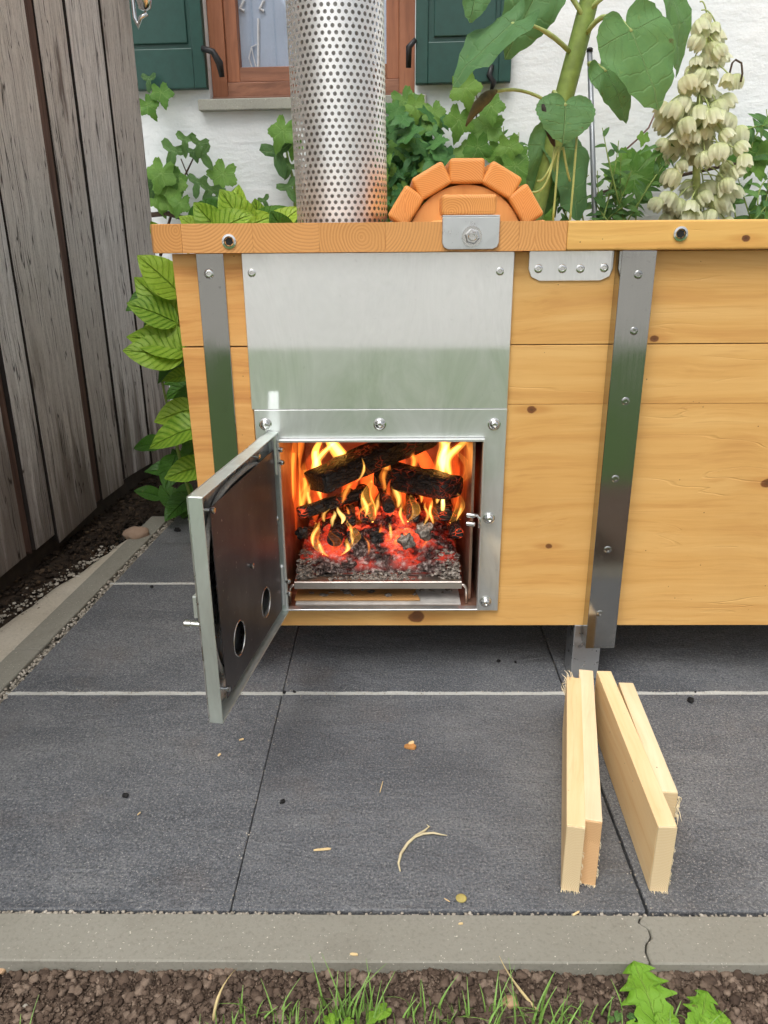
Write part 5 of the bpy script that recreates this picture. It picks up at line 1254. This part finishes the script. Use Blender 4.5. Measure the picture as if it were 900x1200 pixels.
for q, (jx_, jy_, tx, ty, wf_, dd, ps, pm) in enumerate(SL):
    j = P_(jx_, jy_, dd); e_ = P_(tx, ty, dd - .04); L = (e_ - j).length
    stem(sun, bez(P_(*ps, -.02), P_(*pm, dd * .6), j, 8), [.009] * 4 + [.006] * 5, M['paleflesh'], 'petiole')
    ax = e_ - j
    zn = Vector((.05, -.9, .42)) if q in (0, 1, 2) else Vector((-.35 if q == 3 else .3, -.6, .7))
    leaf(sun, 'sun', M['sun'], j, ax, zn, (L * wf_, L, L), 0 if q < 2 else q)
# drooping withered leaf and dry flower threads
w0 = bez(P_(640, 118), P_(610, 100), P_(582, 107, -.1), 6)
stem(sun, w0, .006, M['paleflesh'], 'petiole')
mb = MB(); pts = bez(P_(582, 106, -.1), P_(560, 118, -.12), P_(546, 148, -.14), 9)
mb.tube(pts, [.006, .014, .020, .022, .020, .022, .016, .012, .008, .003], 7)
ob('withered_leaf', mb, M['withered'], sun, smooth=True)
mb = MB(); mb.tube(bez(P_(636, 122, -.3), P_(642, 150, -.3), P_(650, 172, -.28), 9), [.004, .012, .014, .010, .013, .014, .012, .01, .008, .003], 6)
ob('withered_edge', mb, plain('dry_black_edge', srgb(52, 46, 40), .9, 0, 40, .4), sun, smooth=True)
for a in ((654, 172, 640, 215, 630, 212), (655, 172, 652, 215, 648, 258), (660, 172, 664, 200, 668, 212), (676, 160, 672, 215, 668, 258), (650, 172, 644, 230, 622, 225)):
    stem(sun, bez(P_(a[0], a[1], -.28), P_(a[2], a[3], -.28), P_(a[4], a[5], -.25), 8), .004, M['paleflesh'], 'thread')
stk = thing('plant_stake', (at(700, 300, 3.45).x, 3.45, -.03), 'thin grey metal stake standing behind the sunflower', 'stake')
pz0 = at(697, 262, 3.45)
ob('rod', MB().tube([(pz0.x + .01, 3.45, -.03), pz0, at(691, 60, 3.45)], .0105, 12), steel('stake_steel', (.36, .38, .40), .45, 'Z', .08), stk, smooth=True)
ob('cap', MB().lathe([(.012, 0), (.012, .012), (.006, .016)], at(691, 61, 3.45), (0, 0, 1), 12), M['iron'], stk, smooth=True)

# ------------------------------------------------------------------ yucca flower spike
YY = 3.55
yp = at(820, 300, YY); yp.z = -.03
yuc = thing('yucca', yp, 'yucca spike crowded with hanging cream bell flowers', 'yucca')
Q_ = lambda px, py, dy=0.: at(px, py, YY + dy)
stem(yuc, [yp, Q_(818, 262), Q_(816, 200), Q_(820, 120), Q_(826, 60), Q_(828, 15)], [.02, .018, .016, .014, .010, .005], M['paleflesh'], 'stalk')
def mk_petal():
    t = NT('yucca_petal'); uv = t.sep(t.coord('UV')); c = t.coord(); r = t.rand()
    col = t.mix(t.rng(uv[1], .1, .9), srgb(198, 208, 140), srgb(236, 238, 206)); col = t.mix(t.math('MULTIPLY', t.rng(r, .7, 1.), .4), col, srgb(214, 200, 150))
    col = t.mix(t.rng(t.noise(c, 30, 3), .62, .75, 0, .35), col, srgb(190, 166, 110))
    ribs = t.math('ABSOLUTE', t.math('SINE', t.math('MULTIPLY', uv[0], pi * 12)))
    t.fin(col, .55, 0, t.bump(ribs, .35, .01))
    tl = t.n('ShaderNodeBsdfTranslucent'); t.l(col, tl.inputs[0]); mx = t.n('ShaderNodeMixShader'); mx.inputs[0].default_value = .3
    t.l(t.b.outputs[0], mx.inputs[1]); t.l(tl.outputs[0], mx.inputs[2]); t.l(mx.outputs[0], t.out.inputs[0]); return t.m
M['petal'] = mk_petal()
def bell(name, open_, seed):
    mb = MB(); vs = []; uvs = []; fs = []; sg = 36
    prof = [(.03, 0), (.26, .03), (.44, .14), (.54, .32), (.56, .52), (.50 + .08 * open_, .72), (.36 + .22 * open_, .90)]
    for i, (r_, h) in enumerate(prof):
        t_ = i / (len(prof) - 1)
        for k in range(sg + 1):
            th = 2 * pi * k / sg; lob = abs(cos(th * 3)); alt = 1 + .07 * (1 if cos(th * 3 ) > 0 else -1) * t_
            rr = r_ * (.86 + .16 * lob * (.4 + t_)) * alt; hh = h + (lob - .5) * .22 * max(0, t_ - .5) * 1.8
            rr *= 1 - .35 * max(0, t_ - .7) * lob * (1 - open_)
            n_ = .05 * mnoise.noise(Vector((cos(th) * 2 + seed, sin(th) * 2, h * 3)))
            vs.append(((rr + n_) * cos(th), hh, (rr + n_) * sin(th))); uvs.append((k / sg, t_))
    for i in range(len(prof) - 1):
        for k in range(sg): a = i * (sg + 1) + k; fs.append((a, a + 1, a + sg + 2, a + sg + 1))
    mb.add(vs, fs, uvs); return mb.mesh(name, smooth=True)
BELLS = [bell('bell_flower', o_, s_) for o_, s_ in ((0., 1), (.5, 2), (.9, 3), (.25, 4))]
for b_ in BELLS: b_.materials.append(M['petal'])
yr = random.Random(4)
FLW = [(828, 24), (818, 32), (838, 34), (829, 40), (822, 48), (836, 46), (830, 58), (826, 68), (838, 62), (834, 76), (842, 70), (816, 76), (812, 84), (826, 88), (834, 90), (822, 82)]
bands = [(100, 800, 872, 4), (112, 795, 862, 5), (124, 790, 852, 6), (138, 782, 862, 6), (150, 784, 866, 6), (163, 790, 858, 6), (178, 778, 872, 6), (190, 774, 872, 7), (202, 772, 862, 7), (214, 778, 860, 6), (226, 776, 862, 6), (238, 772, 858, 6), (250, 776, 862, 6), (258, 782, 858, 5), (270, 785, 855, 5)]
for y_, x0_, x1_, n_ in bands:
    for q in range(n_ + 1):
        if yr.random() < .82: FLW.append((x0_ + (x1_ - x0_) * (q + .5 + yr.uniform(-.45, .45)) / (n_ + 1), y_ + yr.uniform(-9, 9)))
for q, (px, py) in enumerate(FLW):
    p = Q_(px, py - 8, yr.uniform(-.11, .06) * (1 if py > 95 else .5)); cx_ = 820
    tilt = Vector(((px - cx_) * .009 + yr.uniform(-.6, .6), yr.uniform(-.6, .15), -1))
    s_ = yr.uniform(.052, .080) * (1.0 if py > 95 else .85)
    link('flower', BELLS[q % 4], None, yuc, frame(p, tilt, Vector((yr.uniform(-1, 1), -1, 0)), (s_ * .98, s_, s_ * .98)))
    if q % 2 == 0:
        st_ = Q_(819 + (px - 819) * .15, py - 22, 0.); stem(yuc, bez(st_, (st_ + p) / 2 + Vector((0, 0, .03)), p, 5), .0028, M['paleflesh'], 'flower_stalk', 5)
stem(yuc, [Q_(a, b) for a, b in ((850, 104), (854, 90), (858, 74), (862, 70), (869, 74), (870, 86), (868, 96))], .004, M['twig'], 'flower_stalk', 6)
for a in ((780, 175, 752, 190), (790, 172, 758, 158), (776, 180, 764, 198)):
    j, e_ = Q_(a[0], a[1], -.05), Q_(a[2], a[3], -.08); L = (e_ - j).length; leaf(yuc, 'nar', M['tom'], j, e_ - j, Vector((0, -.5, 1)), (L * .7, L, L))

# ------------------------------------------------------------------ foreground bed plants
gsd = random.Random(12)
M['grass'] = plain('grass_blade', srgb(122, 160, 74), .5, 0, 20, .3)
M['drygrass'] = plain('dry_grass', srgb(206, 186, 134), .7, 0, 30, .2)
mb = MB()
def blade(mb, p, h, lean_, w_, az):
    side = Vector((cos(az), sin(az), 0)); ld = Vector((-sin(az), cos(az), 0)); vs = []; n = 7
    for k in range(n + 1):
        t_ = k / n; c_ = Vector(p) + Vector((0, 0, h * t_ * (1 - .25 * t_ * abs(lean_)))) + (side * .35 + ld) * (lean_ * h * t_ * t_)
        ww = w_ * (1 - t_ ** 1.6) + .0002
        vs += [c_ - side * ww, c_ + Vector((0, -.0006, 0)) * 0 + ld * ww * .3, c_ + side * ww]
    fs = []
    for k in range(n): a = 3 * k; fs += [(a, a + 1, a + 4, a + 3), (a + 1, a + 2, a + 5, a + 4)]
    mb.add(vs, fs)
for cx_, n_, h_ in ((285, 6, .05), (318, 4, .06), (345, 5, .05), (380, 9, .075), (405, 12, .08), (430, 10, .075), (500, 6, .06), (525, 5, .05), (545, 4, .05), (575, 7, .07), (600, 6, .08), (635, 7, .08), (655, 6, .07), (680, 5, .06), (470, 4, .05), (715, 3, .05), (265, 3, .04), (800, 3, .04)):
    for k in range(int(n_ * 1.7)):
        p = gr(cx_ + gsd.gauss(0, 11), 1196 + gsd.uniform(-14, 20), SOIL_Z)
        blade(mb, p, h_ * gsd.uniform(.45, 1.0), gsd.uniform(-.9, .9), gsd.uniform(.0009, .0019), gsd.uniform(-1, 1))
for k in range(500):
    p = (gsd.uniform(-.7, .7), gsd.uniform(.2, .735), SOIL_Z); blade(mb, p, gsd.uniform(.02, .07), gsd.uniform(-.9, .9), gsd.uniform(.0009, .0019), gsd.uniform(-3, 3))
tag(ob('grass', mb, M['grass']), 'thin green grass blades sprouting from the soil in front', 'grass', kind='stuff')
for a in ((250, 1198, 255, 1160, 278, 1134, 'pale dry grass stalk bent over the soil at the left', 'left'), (640, 1196, 596, 1148, 585, 1120, 'straight dry stalk leaning left in front of the kerb', 'r')):
    p0, p1, p2 = gr(a[0], a[1], SOIL_Z), gr(a[2], a[3], -.01), gr(a[4], a[5], .006)
    if a[7] == 'left': p1 = p0 + Vector((.004, .01, .05)); p2 = gr(a[4], a[5], SOIL_Z + .02)
    tag(ob('dry_stalk', MB().tube(bez(p0, p1, p2, 8), [.0022] * 4 + [.0016, .0012, .0008, .0005, .0003], 6), M['drygrass'], smooth=True), a[6], 'stalk')
dn = thing('dandelion', gr(775, 1210, SOIL_Z), 'dandelion with jagged bright green leaves below the kerb joint', 'weed')
for (bx, by, tx, ty, hz) in ((782, 1230, 745, 1120, .055), (800, 1235, 770, 1185, .03), (815, 1225, 832, 1158, .035), (812, 1230, 860, 1192, .02), (770, 1230, 735, 1196, .02)):
    b = gr(bx, by, SOIL_Z + .004); e_ = gr(tx, ty, SOIL_Z + hz); L = (e_ - b).length; leaf(dn, 'dan', M['dan'], b, e_ - b, Vector((0, -.6, 1)), (L * 1.2, L, L), 0)
sw = thing('seedling', gr(430, 1205, SOIL_Z), 'small round leaved seedling among the grass at the bottom', 'weed')
for (tx, ty, sz) in ((452, 1182, .02), (385, 1192, .016), (410, 1196, .014), (438, 1190, .016), (395, 1186, .012)):
    p = gr(tx, ty, SOIL_Z + .022); leaf(sw, 'sun', M['dan'], p, Vector((gsd.uniform(-.5, .5), -.6, .2)), Vector((0, -.4, 1)), sz)
    stem(sw, [gr(tx, 1206, SOIL_Z), p], .0012, M['stem'], seg=5)
sw2 = thing('clover', gr(715, 1205, SOIL_Z), 'tiny clover seedling right of the long grass', 'weed')
for (tx, ty, sz) in ((725, 1188, .012), (738, 1190, .010), (716, 1192, .010)):
    p = gr(tx, ty, SOIL_Z + .012); leaf(sw2, 'sun', M['tom'], p, Vector((gsd.uniform(-.5, .5), -.6, .2)), Vector((0, -.4, 1)), sz)

# ------------------------------------------------------------------ pebbles, chips and crumbs, each its own thing
def pebble(px, py, r, label, mat='pebble', z=SOIL_Z, flat=.7, name='pebble'):
    p = gr(px, py, z); tag(ob(name, MB().blob((p.x, p.y, z + r * flat * .6), (r, r * .75, r * flat), 3, .14, px, flat), M[mat], smooth=True), label, 'stone', 'stones in the soil bed')
M['bigpeb'] = plain('tan_stone', srgb(178, 146, 112), .7, 0, 60, .2)
pebble(598, 1178, .0125, 'tan egg shaped stone in the soil below the kerb', 'bigpeb')
pebble(516, 1138, .0095, 'oblong reddish stone touching the kerb face')
pebble(247, 1146, .006, 'small pale stone at the left of the grass'); pebble(342, 1150, .0065, 'grey brown stone behind the tall grass')
pebble(4, 1138, .009, 'ochre stone at the bottom left corner', 'bigpeb'); pebble(30, 1181, .005, 'white pebble in the soil at the lower left', 'gravel')
M['crumb'] = plain('black_crumb', (.006, .006, .006, 1), .8)
M['chip'] = plain('wood_chip', srgb(226, 198, 146), .7, 0, 50, .2)
M['chipbrown'] = plain('bark_chip', srgb(196, 138, 78), .75, 0, 50, .3)
def chip(px, py, L, w_, az, label, mat='chip', th=.0025, name='wood_chip', cat='wood chip'):
    p = gr(px, py, .0015); d = Vector((cos(az), sin(az), 0)); n_ = Vector((-sin(az), cos(az), 0))
    poly = [(-.5, -.4), (-.1, -.5), (.42, -.35), (.5, .1), (.3, .5), (-.3, .42), (-.52, .1)]
    tag(ob(name, MB().prism(poly, lambda u, v, dd: tuple(p + d * (u * L) + n_ * (v * w_) + Vector((0, 0, dd)) * (1 + .4 * u)), 0, th), M[mat], bevel=.0003, seg=1), label, cat, 'chips and crumbs on the slabs')
chip(481, 876, .024, .014, -.3, 'tan bark chip lying in the middle of the patio', 'chipbrown', .005)
chip(482, 873, .012, .008, .2, 'small pale sliver stuck to the bark chip', 'chip', .007)
chip(378, 996, .030, .0042, .08, 'straight pale splinter on the slab left of the curled fibre')
chip(447, 922, .034, .0018, 1.4, 'thin upright straw left of the slab middle', 'chip', .0012)
chip(283, 867, .010, .004, .3, 'small white chip near the open door', 'chip'); chip(257, 885, .008, .005, 1., 'tiny white chip below the open door', 'chip')
chip(524, 1055, .011, .0022, -.7, 'short pale fibre beside the yellow seed disc', 'chip', .001); chip(415, 1119, .012, .004, -.2, 'white chip on the kerb', 'chip'); chip(540, 1083, .007, .003, 0, 'fine shaving on the kerb under the seed disc', 'chip')
chip(675, 1071, .014, .003, .5, 'pale shaving on the slab edge by the firewood', 'chip'); chip(163, 954, .008, .002, 1., 'tiny pale fleck on the left slab', 'chip')
M['seed'] = plain('yellow_disc', srgb(176, 160, 92), .6, 0, 80, .25)
p = gr(540.5, 1053, .001)
tag(ob('seed_disc', MB().lathe([(.0085, 0), (.0088, .0012), (.007, .002), (.0003, .0024)], p, (0, 0, 1), 18), M['seed'], smooth=True), 'flat round yellow seed disc near the kerb', 'seed')
M['fibre'] = plain('bark_fibre', srgb(210, 196, 158), .7, 0, 60, .2)
fb = thing('curled_fibre', gr(490, 1000), 'curled forked strip of pale bark fibre on the slab', 'fibre')
pts = [gr(a, b, .003) for a, b in ((469, 1021), (467, 1012), (470, 1000), (478, 988), (488, 979), (498, 973), (504, 968))]
ob('strand', MB().tube(pts, [.0012, .002, .0026, .0028, .0026, .0022, .0010], 6), M['fibre'], fb, smooth=True)
pts = [gr(a, b, .004) for a, b in ((486, 981), (496, 977), (508, 976), (517, 978), (524, 979))]
ob('strand', MB().tube(pts, [.0018, .0022, .002, .0014, .0006], 6), M['fibre'], fb, smooth=True)
ob('strand', MB().tube([gr(503, 969, .004), gr(500, 966, .006)], [.0012, .0004], 5), M['fibre'], fb)
def crumb(px, py, r, label): 
    p = gr(px, py, .001); tag(ob('soil_crumb', MB().blob((p.x, p.y, r * .45), (r, r * .8, r * .6), 2, .4, px), M['crumb']), label, 'crumb', 'dark crumbs on the slabs')
crumb(147, 933, .0065, 'black crumb on the slab in front of the left kerb'); crumb(331, 940, .0055, 'black crumb left of the splinter'); crumb(809, 822, .009, 'black crumb right of the firewood'); crumb(815, 811, .003, 'tiny crumb on the pale joint at the right')
crumb(333, 812, .005, 'dark crumb on the joint crossing by the door'); crumb(208, 622, .012, 'clod on the far slab by the side kerb'); crumb(178, 688, .006, 'crumb beside the far pale joint'); crumb(345, 811, .004, 'small dark crumb right of the joint crossing')
crumb(584, 775, .0055, 'crumb in the shade under the tub'); crumb(604, 776, .004, 'pale speck in the shade under the tub')
pz_ = gr(160, 632, -.01)
tag(ob('fieldstone', MB().blob((pz_.x, pz_.y, .01), (.045, .032, .026), 3, .2, 5), M['pebble'], smooth=True), 'rounded brown fieldstone beside the side kerb', 'stone')
